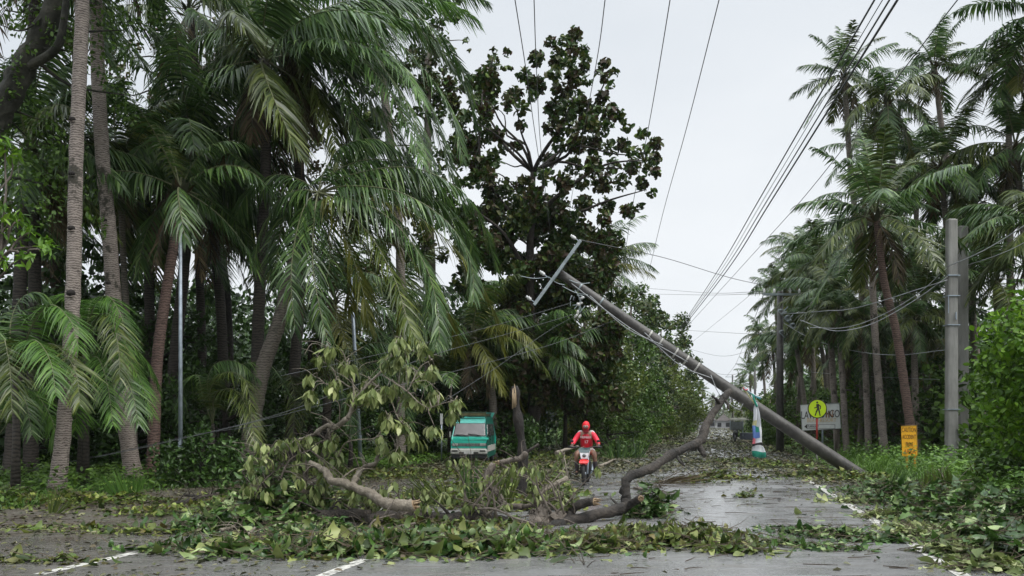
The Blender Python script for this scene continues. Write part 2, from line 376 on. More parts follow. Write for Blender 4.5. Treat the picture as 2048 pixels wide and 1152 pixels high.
def curled(P, D, N, L, Wd, r, curl=1.0, lobes=False):
    """big leaf with a wavy edge, curled along its length"""
    D = nrm(D); S = nrm(np.cross(N, D)); N = np.cross(D, S); n = len(P)
    s = np.linspace(0, 1, 6); prof = np.array([.06, .55, 1, .9, .55, .03])
    if lobes: prof = np.array([.10, .9, .62, 1.0, .42, .03])
    k = r.uniform(-.3, 1, n)*curl*1.6+.01
    x = np.sin(k[:, None]*s)/k[:, None]; z = -(1-np.cos(k[:, None]*s))/k[:, None]
    c = P[:, None]+D[:, None]*(L[:, None]*x)[..., None]+N[:, None]*(L[:, None]*z)[..., None]
    fo = r.uniform(.05, .6, n)[:, None]+r.normal(0, .18, (n, 6))
    fo2 = r.uniform(.05, .6, n)[:, None]+r.normal(0, .18, (n, 6))
    w = (Wd[:, None]*.5*prof)[..., None]
    l = c-S[:, None]*w*np.cos(fo)[..., None]+N[:, None]*w*np.sin(fo)[..., None]
    rr_ = c+S[:, None]*w*np.cos(fo2)[..., None]+N[:, None]*w*np.sin(fo2)[..., None]
    V = np.stack([l, c, rr_], 2)
    b = (np.arange(n)*18)[:, None]; i = np.arange(5)[None]*3
    Q = np.concatenate([np.stack([b+i, b+i+1, b+i+4, b+i+3], -1), np.stack([b+i+1, b+i+2, b+i+5, b+i+4], -1)], 1)
    return V, Q
DOWN = np.array([0, 0, -1.0])
def frond(nb, base, d, L, grav, wind, n=50, lL=.75, lw=.035, hang=.5, r=None, m=0, mr=1, miss=.05, rw=.03, roll=0, path=None):
    """one palm frond: rib and two rows of drooping leaflets"""
    wind = np.asarray(wind, float)
    if path is None:
        K = 22; p = np.array(base, float); d = np.array(d, float)/np.linalg.norm(d); P = [p.copy()]; T = [d.copy()]
        for i in range(K):
            t = (i+1)/K
            d = d+(DOWN*grav+wind)*(.35+t)*(1.6/K); d /= np.linalg.norm(d); p = p+d*L/K; P.append(p.copy()); T.append(d.copy())
    else:
        P = smooth(path, 6); K = len(P)-1
        T = [nrm(P[min(i+1, K)]-P[max(i-1, 0)]) for i in range(K+1)]
        L = sum(np.linalg.norm(P[i+1]-P[i]) for i in range(K))
    P = np.array(P); T = np.array(T)
    up0 = np.array([0, 0, 1.0])+wind*.3
    S = np.cross(T, up0); bad = np.linalg.norm(S, axis=1) < .15
    S[bad] = np.cross(T[bad], np.array([.3, .9, .2])); S = nrm(S)
    for i in range(1, len(S)):
        if S[i].dot(S[i-1]) < 0: S[i] = -S[i]
    U = np.cross(S, T)
    if roll: S, U = S*cos(roll)+U*sin(roll), U*cos(roll)-S*sin(roll)
    # rib
    w = (rw*(1-np.linspace(0, .85, K+1)))[:, None]
    V = np.stack([P-S*w, P+U*w*.7, P+S*w, P-U*w*.5], 1); i = np.arange(K)[:, None]*4; j = np.arange(4)[None]; j2 = (j+1) % 4
    nb.add(V, np.stack([i+j, i+j2, i+4+j2, i+4+j], -1), mr)
    for sd in (-1, 1):
        t = np.linspace(.13, .995, n)+r.uniform(-.004, .004, n); t = t[(r.random(n) > miss) & (np.sin(t*r.uniform(20, 60)+r.uniform(0, 6)) > -.93-.6*(r.random()>.5))]; k = len(t)
        x = np.clip(t, 0, .9999)*K; i0 = x.astype(int); fr = (x-i0)[:, None]; i1 = np.minimum(i0+1, K)
        Pp = P[i0]*(1-fr)+P[i1]*fr; Tt = nrm(T[i0]*(1-fr)+T[i1]*fr); Ss = nrm(S[i0]*(1-fr)+S[i1]*fr); Uu = np.cross(Ss, Tt)
        fw = (.30+.75*t**3)[:, None]; hg = hang*(1-.75*np.abs(Tt[:, 2:3]))
        D = nrm(Ss*sd*(1-hg*.40)+Tt*fw+Uu*.22+DOWN*hg*.85*r.uniform(.5, 1.3, (k, 1))+wind*.3+r.normal(0, .07, (k, 3)))
        Wv = nrm(Tt-D*(Tt*D).sum(1, keepdims=True)+Uu*r.normal(0, .25, (k, 1)))
        ll = lL*np.maximum(.12, np.sin(pi*(.12+.82*t))**.7)*r.uniform(.8, 1.1, k)
        C = DOWN*(.25+.35*hang)+wind*.35+r.normal(0, .10, (k, 3))
        V, Q = strips(Pp, D, Wv, ll, 1.3*lw*r.uniform(.7, 1.2, k), C)
        nb.add(V, Q, m)

PALM_MATS = ['palm', 'rachis', 'palm_dead', 'palm_yellow', 'palm_grey', 'palm_fresh', 'rachis_dark']
def pm_(): return [M[k] for k in PALM_MATS]
def crown_nb(seed, n=20, L=3.6, wind=(.5, 0, 0), pairs=46, lL=.62, lw=.04, elev=(-35, 80), hang=.55, dead=2, yellow=.08, grey=.3, fresh=.0, grav=.65, az=None, o=(0, 0, 0)):
    r = rng_(seed); nb = NB(); o = np.array(o, float); wind = np.array(wind, float)
    for i in range(n):
        a = i*2.39996+r.uniform(-.3, .3) if az is None else RAD(r.uniform(*az))
        e = RAD(elev[0]+(elev[1]-elev[0])*((i+.5)/n)**.8+r.uniform(-8, 8))
        d = np.array([cos(a)*cos(e), sin(a)*cos(e), sin(e)])
        x = r.random(); m = 3 if x < yellow else (4 if x < yellow+grey else (5 if x < yellow+grey+fresh else 0))
        frond(nb, o+d*.12, d+wind*.25, L*r.uniform(.8, 1.1), grav*r.uniform(.7, 1.2), wind*r.uniform(.6, 1.2), pairs, lL, lw, hang*r.uniform(.6, 1.3), r, m, 1, rw=.035)
    for i in range(dead):
        a = r.uniform(0, 2*pi); d = np.array([cos(a)*.6, sin(a)*.6, -.8])
        frond(nb, o-np.array([0, 0, .15]), d, L*r.uniform(.5, .8), .9, wind*.3, pairs//2, lL*.7, lw, 1.2, r, 2, 6, miss=.3)
    # sheath and fibre at the heart
    for i in range(14):
        a = r.uniform(0, 2*pi); d = np.array([[cos(a), sin(a), r.uniform(-.6, 1.2)]])
        V, Q = strips(o[None]+d*.02-np.array([[0, 0, .25]]), nrm(d+np.array([[0, 0, .8]])), nrm(np.cross(d, [[0, 0, 1.]])), np.array([.6]), np.array([.16]), DOWN[None]*.1)
        nb.add(V, Q, 2 if i % 2 else 6)
    return nb
def clumps(nb, C, R, n, size, r, m=0, asp=.55, upb=.5, hang=0.0, flat_=1.0, fold=.2):
    """leaves spread through clumps with centres C and radii R"""
    C = np.asarray(C, float).reshape(-1, 3); R = np.asarray(R, float).reshape(-1)
    cnt = np.maximum(3, (n*(R/np.mean(R))**2)).astype(int); idx = np.repeat(np.arange(len(C)), cnt); k = len(idx)
    d = nrm(r.normal(0, 1, (k, 3))); rad = R[idx]*r.uniform(.15, 1, k)**.55
    off = d*rad[:, None]; off[:, 2] *= flat_
    P = C[idx]+off
    N = nrm(d*.5+np.array([0, 0, upb])+r.normal(0, .45, (k, 3)))
    D = nrm(d*.7+r.normal(0, .6, (k, 3))+DOWN*hang)
    L = size*r.uniform(.6, 1.25, k)
    V, Q = leaves(P-D*L[:, None]*.5, D, N, L, L*asp*r.uniform(.75, 1.2, k), fold)
    nb.add(V, Q, m)
def heap(nb, c, rx, ry, h, n, size, r, rot=0, m=0, asp=.6, curl=1.0, lobes=False, z0=.02):
    x = r.normal(0, .42, n); y = r.normal(0, .42, n); sc_ = np.where(r.random(n) < .10, 1.9, 1.0); x = x*sc_; y = y*sc_+.25*np.sin(x*rx*5+c[0]*3)*(r.random(n) < .5); q = np.clip(1-(x*x+y*y), 0, 1)
    z = z0+h*q*r.uniform(.1, 1, n)*(0.65+.35*np.sin(x*7+y*5+c[0])); X = x*rx; Y = y*ry
    P = np.stack([c[0]+X*cos(rot)-Y*sin(rot), c[1]+X*sin(rot)+Y*cos(rot), c[2]+z], 1)
    a = r.uniform(0, 2*pi, n); D = np.stack([np.cos(a), np.sin(a), r.normal(0, .24, n)], 1)
    N = nrm(np.stack([r.normal(0, .42, n), r.normal(0, .42, n)-.12, np.ones(n)], 1)*np.where(r.random((n, 1)) < .35, np.array([[1, 1, -1.]]), 1))
    L = size*r.uniform(.35, 1.45, n); V, Q = curled(P, D, N, L, L*asp*r.uniform(.7, 1.2, n), r, curl, lobes)
    nb.add(V, Q, m)
    k = max(3, n//5); P = P[:k]+np.array([0, 0, .03]); D = nrm(np.stack([r.normal(0, 1, k), r.normal(0, .7, k), r.normal(.1, .45, k)], 1)); Lk = r.uniform(.1, .55, k)*(size/.17)
    for Wv in (np.tile([0, 0, 1.], (k, 1)), np.tile([0, 1., 0], (k, 1))):
        V, Q = strips(P-D*Lk[:, None]*.5, D, Wv, Lk, np.full(k, .011*size/.17), r.normal(0, .12, (k, 3)), (1, .9, .7, .3)); nb.add(V, Q, 1)
# ------------------------------------------------------------------ palms
def trunk_path(pts, Y, lean=0.0):
    """first point is the foot (its height is the ground)"""
    P = []
    for i, (x, y) in enumerate(pts):
        Yi = Y+lean*i/max(1, len(pts)-1); p = at(x, y, Yi)
        if i == 0: p[2] = -.05
        P.append(p)
    return P
def palm(label, pts, Y, rad, mat='trunk_mid', crown=None, group=None, lean=0.0, seed=0, name='coconut_palm', scale=1, rz=0, flare=1.35, cat='palm tree', crown_at=None):
    P = trunk_path(pts, Y, lean); rs = random.Random(seed)
    O = np.array([P[0][0], P[0][1], 0.0]); t = thing(name, label, cat, O, 0, group)
    S = smooth(P, max(4, int(50/max(1, len(P)-1)))); k = len(S)
    rr = [(rad[0]+(rad[1]-rad[0])*(i/(k-1))**.8)*(1+(flare-1)*max(0, 1-i/(k*.09))**2)*(1+(.045 if i % 2 else -.02)+rs.uniform(-.02, .02)) for i in range(k)]
    mb = MB(); mb.tube([p-O for p in S], rr, 12, jit=.025, rs=rs); mb.build('trunk', M[mat], t)
    if crown is not None:
        for c in (crown if isinstance(crown, list) else [crown]):
            c_ = link('crown', c, t, P[-1]-O if crown_at is None else crown_at-O); c_.scale = (scale,)*3; c_.rotation_euler = (rs.uniform(-.08, .08), rs.uniform(-.08, .08), rz)
    return t, P, O
def notches(t, O, P, spots, Y, r):
    for k, (x, y, s) in enumerate(spots):
        mb = MB(); c = at(x, y, Y)-O; mb.ell((c[0], c[1]-r*.80, c[2]), (.075*s, .07, .055*s), 0, 10, 6)
        mb.tube([(c[0]-.07*s, c[1]-r*.97, c[2]-.045*s), (c[0], c[1]-r*1.06, c[2]-.062*s), (c[0]+.07*s, c[1]-r*.97, c[2]-.045*s)], .012, 5, 1)
        mb.build('notch', [M['hole'], M['trunk_pale']], t)

# two big pale trunks at the left, their crowns above the frame
def top_crown(seed, wind=(.6, -.1, -.1), **k):
    k.setdefault('yellow', .02); k.setdefault('grey', .12)
    return crown_nb(seed, wind=wind, **k).mesh('crown', pm_())
cA = top_crown(11, n=20, L=4.2, pairs=80, lL=.85, lw=.045, grav=.9)
tA, PA, OA = palm('pale ringed palm trunk with row of dark climbing notches at far left', [(112, 992), (133, 800), (147, 560), (152, 330), (163, 60), (172, -170), (182, -420)], 17.9, (.16, .125), 'trunk_pale', cA, 'palms on the left verge', seed=1)
notches(tA, OA, PA, [(151, 243, 1), (150, 351, 1), (149, 459, 1.1), (148, 588, 1.35), (151, 653, .8), (146, 726, 1.4)], 17.9, .16)
cB = top_crown(12, n=18, L=4.2, pairs=80, lL=.85, lw=.045, grav=.9)
tB, PB, OB = palm('second pale palm trunk from the left, curving, mottled and mossy at its foot', [(268, 950), (246, 800), (228, 600), (217, 450), (204, 300), (193, 60), (188, -200)], 22.5, (.21, .15), 'trunk_pale', cB, 'palms on the left verge', seed=2, lean=-1.5)
notches(tB, OB, PB, [(214, 443, .9), (222, 568, .9)], 21.6, .17)
palm('thin grey palm trunk close behind the curving mottled palm', [(272, 930), (262, 760), (247, 520), (240, 330)], 25, (.10, .08), 'trunk_mid', top_crown(13, n=14, L=2.8), 'palms on the left verge', seed=3)
palm('slender reddish leaning palm trunk running up into hanging fronds by the lamp pole', [(305, 930), (313, 740), (330, 600), (347, 492), (362, 380)], 23, (.17, .11), 'trunk_red', top_crown(14, n=10, L=3.0, wind=(.2, 0, -.2), hang=.9, grav=1.1), 'palms on the left verge', seed=4)
palm('dark palm trunk covered in ivy right beside the grey lamp pole', [(352, 925), (345, 780), (366, 560), (380, 380), (386, 300)], 27, (.20, .15), 'trunk_dark', top_crown(15, n=22, L=4.6, pairs=80, lL=.95, lw=.05, wind=(.25, 0, -.2), hang=.9, grav=1.0, dead=5), 'palms on the left verge', seed=5)
palm('tall straight dark palm trunk crossing the bright gap in the leaves', [(512, 905), (515, 700), (524, 480), (532, 300), (528, 120)], 26, (.20, .15), 'trunk_dark', top_crown(16, n=19, L=5.4, pairs=95, lL=1.0, lw=.05, wind=(.62, 0, -.12), hang=.85, grav=.85, dead=5, grey=.2), 'palms on the left verge', seed=6)
palm('deep shaded palm trunk standing between the lamp pole and bright gap', [(405, 915), (404, 700), (398, 520), (392, 300)], 32, (.18, .14), 'trunk_dark', top_crown(17, n=18, L=4, wind=(.3, 0, -.1)), 'palms on the left verge', seed=7)

# the big leaning palm whose fronds hang across the middle of the picture
YH = 24.5
tH, PH, OH = palm('leaning coconut palm with a huge windblown crown of drooping fronds', [(488, 915), (520, 760), (556, 650), (590, 520), (628, 405)], YH, (.26, .16), 'trunk_mid', None, 'palms on the left verge', seed=8, lean=-.6)
nb = NB(); r = rng_(77)
heart = at(636, 385, YH-.7)
def hero(px, dy0, dy1, m=0, hang=.7, n=90, lL=.72, roll=0, miss=.04, lw=.038, start=None, mr=1):
    st = heart if start is None else start
    pts = [st]
    for i, (x, y) in enumerate(px): pts.append(at(x, y, YH-.7+dy0+(dy1-dy0)*(i+1)/len(px)))
    frond(nb, None, None, 0, 0, (.16, 0, -.15), n, lL, lw, hang, r, m, mr, miss, .035, roll, path=pts)
hero([(700, 372), (800, 385), (890, 440), (940, 520), (948, 600)], 0, -1.2, 0, .9)
hero([(690, 395), (770, 430), (840, 510), (872, 600), (880, 690)], 0, -1.8, 0, .9)
hero([(670, 400), (740, 470), (790, 560), (815, 640), (838, 690)], 0, -2.2, 4, .8)
hero([(660, 410), (700, 500), (725, 580), (740, 660)], 0, -1.0, 3, 1.0, 70)
hero([(700, 350), (820, 335), (920, 380), (970, 460), (1000, 560)], 0, .8, 0, .9)
hero([(700, 380), (830, 430), (930, 520), (985, 620), (1005, 700)], 0, .4, 3, .9)
hero([(690, 360), (800, 350), (880, 400), (935, 470), (955, 540)], 0, 1.6, 0, .8)
hero([(650, 420), (660, 520), (640, 600), (628, 650)], 0, -.8, 0, .8, 60)
hero([(610, 410), (590, 480), (582, 560), (590, 660)], 0, -1.2, 0, .9, 70)
hero([(600, 380), (560, 400), (520, 470), (505, 540)], 0, -.4, 0, .8, 70)
hero([(600, 360), (545, 350), (495, 385), (470, 440)], 0, .8, 0, .9, 70)
hero([(650, 340), (690, 290), (760, 280), (830, 330)], 0, .6, 0, .8)
hero([(680, 420), (750, 520), (790, 600), (800, 665)], 0, .5, 3, 1.0, 70)
hero([(690, 410), (790, 480), (860, 570), (905, 650), (915, 700)], 0, 1.2, 3, 1.0, 80)
hero([(640, 420), (690, 540), (700, 620)], 0, .4, 3, 1.0, 60)
hero([(620, 420), (600, 520), (560, 600)], 0, .8, 0, .9, 60)
for k_, px_ in enumerate([[(720, 360), (820, 370), (890, 420), (925, 500)], [(690, 385), (760, 410), (820, 470), (850, 560), (856, 640)], [(680, 400), (730, 450), (780, 530), (800, 610)], [(660, 350), (730, 320), (820, 330), (890, 390), (920, 460)], [(700, 400), (780, 450), (840, 530), (890, 620), (900, 680)], [(600, 390), (570, 430), (555, 500), (550, 570)]]): hero(px_, 0, (.9, -.6, .6, 1.4, 1.8, .6)[k_], 0, .8, 80)
hero([(630, 420), (625, 520), (640, 620), (660, 700)], 0, -1.6, 0, 1, 60, .6)
hero([(640, 430), (650, 540), (655, 640)], 0, -.2, 2, 1.1, 40, .5, miss=.3, mr=6)
hero([(630, 430), (610, 530), (600, 620)], 0, .3, 2, 1.1, 40, .5, miss=.3, mr=6)
cr = nb.build('crown', pm_(), tH, origin=OH)
# the crown above it, its fronds sweeping right and down from beyond the top of the frame
Yt = 27.0
tU, PU, OU = palm('tall palm behind the leaning one, with long combed fronds swept to the right', [(580, 925), (585, 800), (600, 560), (596, 300), (560, 90)], Yt, (.2, .15), 'trunk_dark', None, 'palms on the left verge', seed=9)
nb = NB(); heart = at(560, 75, Yt); YH_old = YH; YH = Yt+.7
for px, a, b, m, hg in [
    ([(640, 40), (760, 60), (850, 140), (905, 230), (925, 320)], 0, -1, 0, .9), ([(640, 60), (740, 110), (810, 200), (850, 300), (870, 390)], 0, -2, 0, .9),
    ([(620, 80), (700, 150), (760, 240), (790, 320), (800, 380)], 0, -1.5, 0, .9), ([(620, 90), (680, 170), (720, 260), (735, 340), (738, 420)], 0, -2.4, 0, .9),
    ([(600, 100), (640, 190), (668, 280), (680, 360)], 0, -2, 4, 1.0), ([(590, 110), (605, 200), (628, 270)], 0, -1, 2, 1.0),
    ([(640, 20), (780, 10), (880, 70), (930, 160), (950, 250)], 0, .6, 0, .8), ([(640, 70), (770, 130), (850, 220), (900, 330), (930, 420)], 0, 1.2, 0, .9),
    ([(560, 120), (570, 220), (590, 310)], 0, -1.2, 4, 1.0), ([(620, 60), (720, 70), (800, 130), (850, 210)], 0, -2.8, 5, .8),
    ([(530, 110), (505, 190), (500, 270)], 0, -1.5, 0, 1), ([(510, 90), (440, 120), (380, 190), (350, 260)], 0, -.8, 0, 1),
    ([(520, 60), (430, 60), (350, 110), (310, 180)], 0, -.2, 0, .9), ([(650, 110), (740, 190), (800, 290), (840, 390), (850, 450)], 0, .8, 5, .9),
    ([(610, 60), (700, 100), (770, 170), (820, 260), (845, 330)], 0, -3.2, 5, .8), ([(600, 120), (650, 220), (720, 300), (785, 370), (800, 420)], 0, -.5, 2, 1.1),
    ([(650, 50), (750, 70), (830, 160), (880, 260), (900, 350)], .4, -.4, 0, .8), ([(640, 90), (720, 150), (790, 250), (825, 340), (835, 430)], .8, 0, 0, .9), ([(630, 30), (740, 20), (840, 60), (910, 140), (945, 210)], 1.2, .8, 0, .8), ([(640, 80), (730, 130), (820, 230), (870, 330), (880, 430)], 1.4, 1, 0, .9), ([(600, 100), (650, 170), (690, 260), (700, 350)], 1.0, .6, 0, .9),
    ([(560, 20), (600, -60), (700, -100), (800, -60)], 0, 0, 0, .8), ([(520, 20), (450, -50), (360, -60), (300, 0)], 0, 0, 0, .8)]:
    hero(px, a, b, m, hg, 100, .82, lw=.042)
nb.build('crown', pm_(), tU, origin=OU)
YH = YH_old

# crowns reaching in from above and further behind on the left
lefts = [
 ('palm leaning in from the top left with fronds arching over the pale trunks', [(60, 940), (70, 600), (60, 200), (75, -60)], 24, 21, 4.6, (.5, 0, -.1), 'trunk_dark'),
 ('palm behind the tall dark trunk with a crown high at the top edge', [(452, 905), (440, 600), (400, 250), (380, 20)], 30, 22, 5.0, (.6, 0, -.1), 'trunk_dark'),
 ('palm with bright green feathery crown at the top beside the open sky', [(800, 880), (800, 500), (770, 200), (735, 0)], 33, 23, 5.2, (.55, 0, -.1), 'trunk_mid'),
 ('palm with low dark crown between the two pale trunks and the lamp pole', [(300, 900), (300, 700), (296, 480), (290, 380)], 29, 24, 4.4, (.35, 0, -.15), 'trunk_dark'),
 ('palm at the left edge with long fronds falling behind the first trunk', [(20, 930), (35, 700), (45, 450), (60, 300)], 23, 25, 3.6, (.35, 0, -.1), 'trunk_dark'),
 ('small palm with yellowish hanging fronds just left of the snapped trunk', [(985, 870), (985, 800), (970, 740), (945, 672)], 36, 26, 3.6, (.3, 0, -.2), 'trunk_mid'),
 ('palm whose dark crown hangs right behind the snapped trunk', [(1068, 868), (1075, 800), (1080, 760), (1085, 700)], 38, 27, 3.6, (.4, 0, -.1), 'trunk_dark'),
 ('palm with a dim crown low between the leaning palm and the van', [(800, 880), (805, 800), (790, 720), (780, 640)], 38, 28, 4.2, (.3, 0, -.1), 'trunk_mid'),
 ('slim palm standing behind the hanging wilted leaves', [(650, 890), (655, 800), (660, 700), (668, 600)], 34, 29, 4.2, (.3, 0, -.1), 'trunk_mid'),
 ('palm behind the olive shrubs at the bend of the left treeline', [(1190, 860), (1195, 700), (1200, 600), (1205, 530)], 62, 30, 4.6, (.4, 0, -.1), 'trunk_mid'),
 ('palm in the left back corner showing pale drooping fronds', [(130, 900), (120, 700), (110, 500), (118, 420)], 30, 31, 4.0, (.3, 0, -.15), 'trunk_dark'),
 ('palm filling the gap left of the tall straight trunk', [(440, 900), (445, 700), (440, 560), (436, 450)], 34, 32, 4.2, (.35, 0, -.1), 'trunk_mid'),
]
for i, (lb, pts, Y, sd_, L, w, tm) in enumerate(lefts):
    hi = pts[-1][1] < 100
    c = crown_nb(sd_, n=16 if hi else 20, L=L, wind=w, pairs=85 if Y < 34 else 60, lL=.9 if L > 4 else .75, lw=.045, hang=.8, grav=.9, dead=3, yellow=.25 if 'yellow' in lb else .06, grey=.45 if 'pale' in lb else .25, fresh=.4 if 'bright' in lb else 0).mesh('crown', pm_())
    palm(lb, pts, Y, (.19, .14), tm, c, 'palms on the left verge' if Y < 34 else 'palms in the left grove', seed=40+i)

# young palms without a visible trunk
def young(label, px, py, Y, L, n, seed, wind=(.25, 0, 0), elev=(10, 80), lL=.6, m0=0, grav=.8, az=None, hang=.4, group='young palms on the left verge', h=None, grey=.3, fresh=.2, name='young_palm', pairs=60):
    c = at(px, py, Y); g = np.array([c[0], c[1], 0.0]); t = thing(name, label, 'palm', g, 0, group)
    nb = crown_nb(seed, n=n, L=L, wind=wind, pairs=pairs, lL=lL, lw=.04, elev=elev, hang=hang, dead=0, yellow=.05, grey=grey, fresh=fresh, grav=grav, az=az)
    nb.build('crown', pm_(), t, loc=(0, 0, c[2]))
    mb = MB(); mb.tube([(0, 0, -.05), (.02, 0, c[2]*.5), (0, 0, c[2]+.02)], [.13, .10, .08], 10, jit=.1, rs=random.Random(seed)); mb.build('trunk', M['trunk_dark'], t)
    return t
def arcs(label, heart, Y, A, seed, m=5, m2=0, n=84, lL=.62, group='young palms on the left verge'):
    h = at(heart[0], heart[1], Y); g = np.array([h[0], h[1], 0.0]); t = thing('young_palm', label, 'palm', g, 0, group); nb = NB(); r = rng_(seed)
    for k, (pts, dy) in enumerate(A):
        P = [h]+[at(x, y, Y+dy*(i+1)/len(pts)) for i, (x, y) in enumerate(pts)]
        frond(nb, None, None, 0, 0, (.12, 0, -.1), n, lL, .022, .55, r, (m, m2, m, 4)[k % 4], 1, .04, .022, 0, path=P)
    nb.build('crown', pm_(), t, origin=g); mb = MB(); mb.tube([(0, 0, -.05), (.03, 0, h[2]*.5), (0, 0, h[2]+.03)], [.10, .07, .05], 9, jit=.1, rs=random.Random(seed)); mb.build('trunk', M['trunk_dark'], t)
arcs('young palm with green arching fronds at the left edge of the photo', (30, 760), 17.2, [([(60, 660), (100, 610), (140, 640), (158, 700)], -1), ([(20, 660), (40, 600), (80, 585), (118, 620)], .6), ([(0, 690), (-30, 640), (-70, 650)], 0), ([(70, 700), (110, 690), (150, 740), (160, 810)], -1.4), ([(40, 700), (70, 680), (100, 720), (112, 790)], -1.8), ([(10, 700), (-10, 660), (-30, 700), (-40, 780)], -1), ([(60, 720), (120, 720), (150, 800), (150, 860)], .8), ([(20, 710), (10, 680), (20, 740), (24, 830)], -1.6)], 51)
arcs('young palm arching between the two pale trunks', (170, 700), 19.5, [([(185, 620), (215, 592), (245, 640), (256, 720)], -.8), ([(195, 650), (240, 640), (268, 700), (276, 770)], .5), ([(160, 630), (140, 590), (110, 600), (90, 660)], 0), ([(190, 640), (220, 630), (236, 690), (240, 760)], -1.4), ([(175, 640), (185, 600), (205, 620), (215, 690)], 1)], 52)
arcs('young palm arching low behind the foot of the first pale trunk', (160, 800), 20.0, [([(180, 720), (225, 700), (275, 750), (306, 832)], -.6), ([(190, 740), (230, 725), (262, 780), (278, 850)], -1.4), ([(185, 700), (240, 680), (290, 720), (318, 780)], .6), ([(150, 730), (125, 705), (95, 740), (80, 810)], 0), ([(170, 730), (195, 715), (215, 770), (226, 850)], -1.8), ([(140, 740), (105, 730), (70, 790), (60, 860)], -1)], 53, 5)
arcs('young palm with pale fronds arching left of the leaning palm foot', (425, 850), 24, [([(415, 770), (430, 728), (475, 724), (520, 760)], 0), ([(420, 780), (450, 745), (490, 760), (505, 830)], -1), ([(405, 790), (395, 750), (370, 770), (360, 840)], 0), ([(430, 790), (470, 780), (500, 830), (510, 890)], -1.4), ([(440, 770), (480, 730), (540, 730), (580, 790)], .8)], 54, 0, 4)
arcs('young palm low at the left edge under the arching one', (-10, 880), 19, [([(20, 800), (60, 780), (100, 830), (118, 900)], -.6), ([(0, 800), (20, 760), (50, 800), (64, 870)], -1.2), ([(40, 820), (80, 820), (110, 870), (125, 930)], .4), ([(10, 800), (50, 760), (100, 790), (135, 850)], .8)], 56, 5)
arcs('young palm with grey fronds directly behind the leaning palm', (600, 880), 27, [([(590, 780), (560, 740), (530, 770), (515, 850)], 0), ([(600, 780), (620, 720), (670, 720), (710, 790)], 0), ([(610, 790), (650, 760), (690, 800), (705, 870)], -1), ([(595, 790), (580, 750), (590, 800), (585, 880)], -1.4), ([(620, 780), (670, 740), (720, 760), (750, 830)], 1)], 55, 0, 4, lL=.75)
arcs('young palm spreading wide behind the wilted leaf clusters', (700, 870), 28, [([(700, 760), (730, 690), (800, 700), (850, 780)], 0), ([(690, 770), (660, 720), (610, 740), (580, 810)], 0), ([(705, 770), (750, 740), (800, 780), (820, 850)], -1), ([(700, 770), (690, 700), (720, 730), (735, 810)], -1), ([(710, 760), (770, 720), (840, 740), (890, 820)], 1)], 57, 0, 4, lL=.8)
young('young palm beside the small board on two posts', 1130, 800, 44, 3.2, 14, 58, wind=(.3, 0, -.1), grey=.5)
young('young palm drooping behind the roof of the green van', 900, 770, 36, 3.0, 14, 59, wind=(.3, 0, -.1), grey=.3)

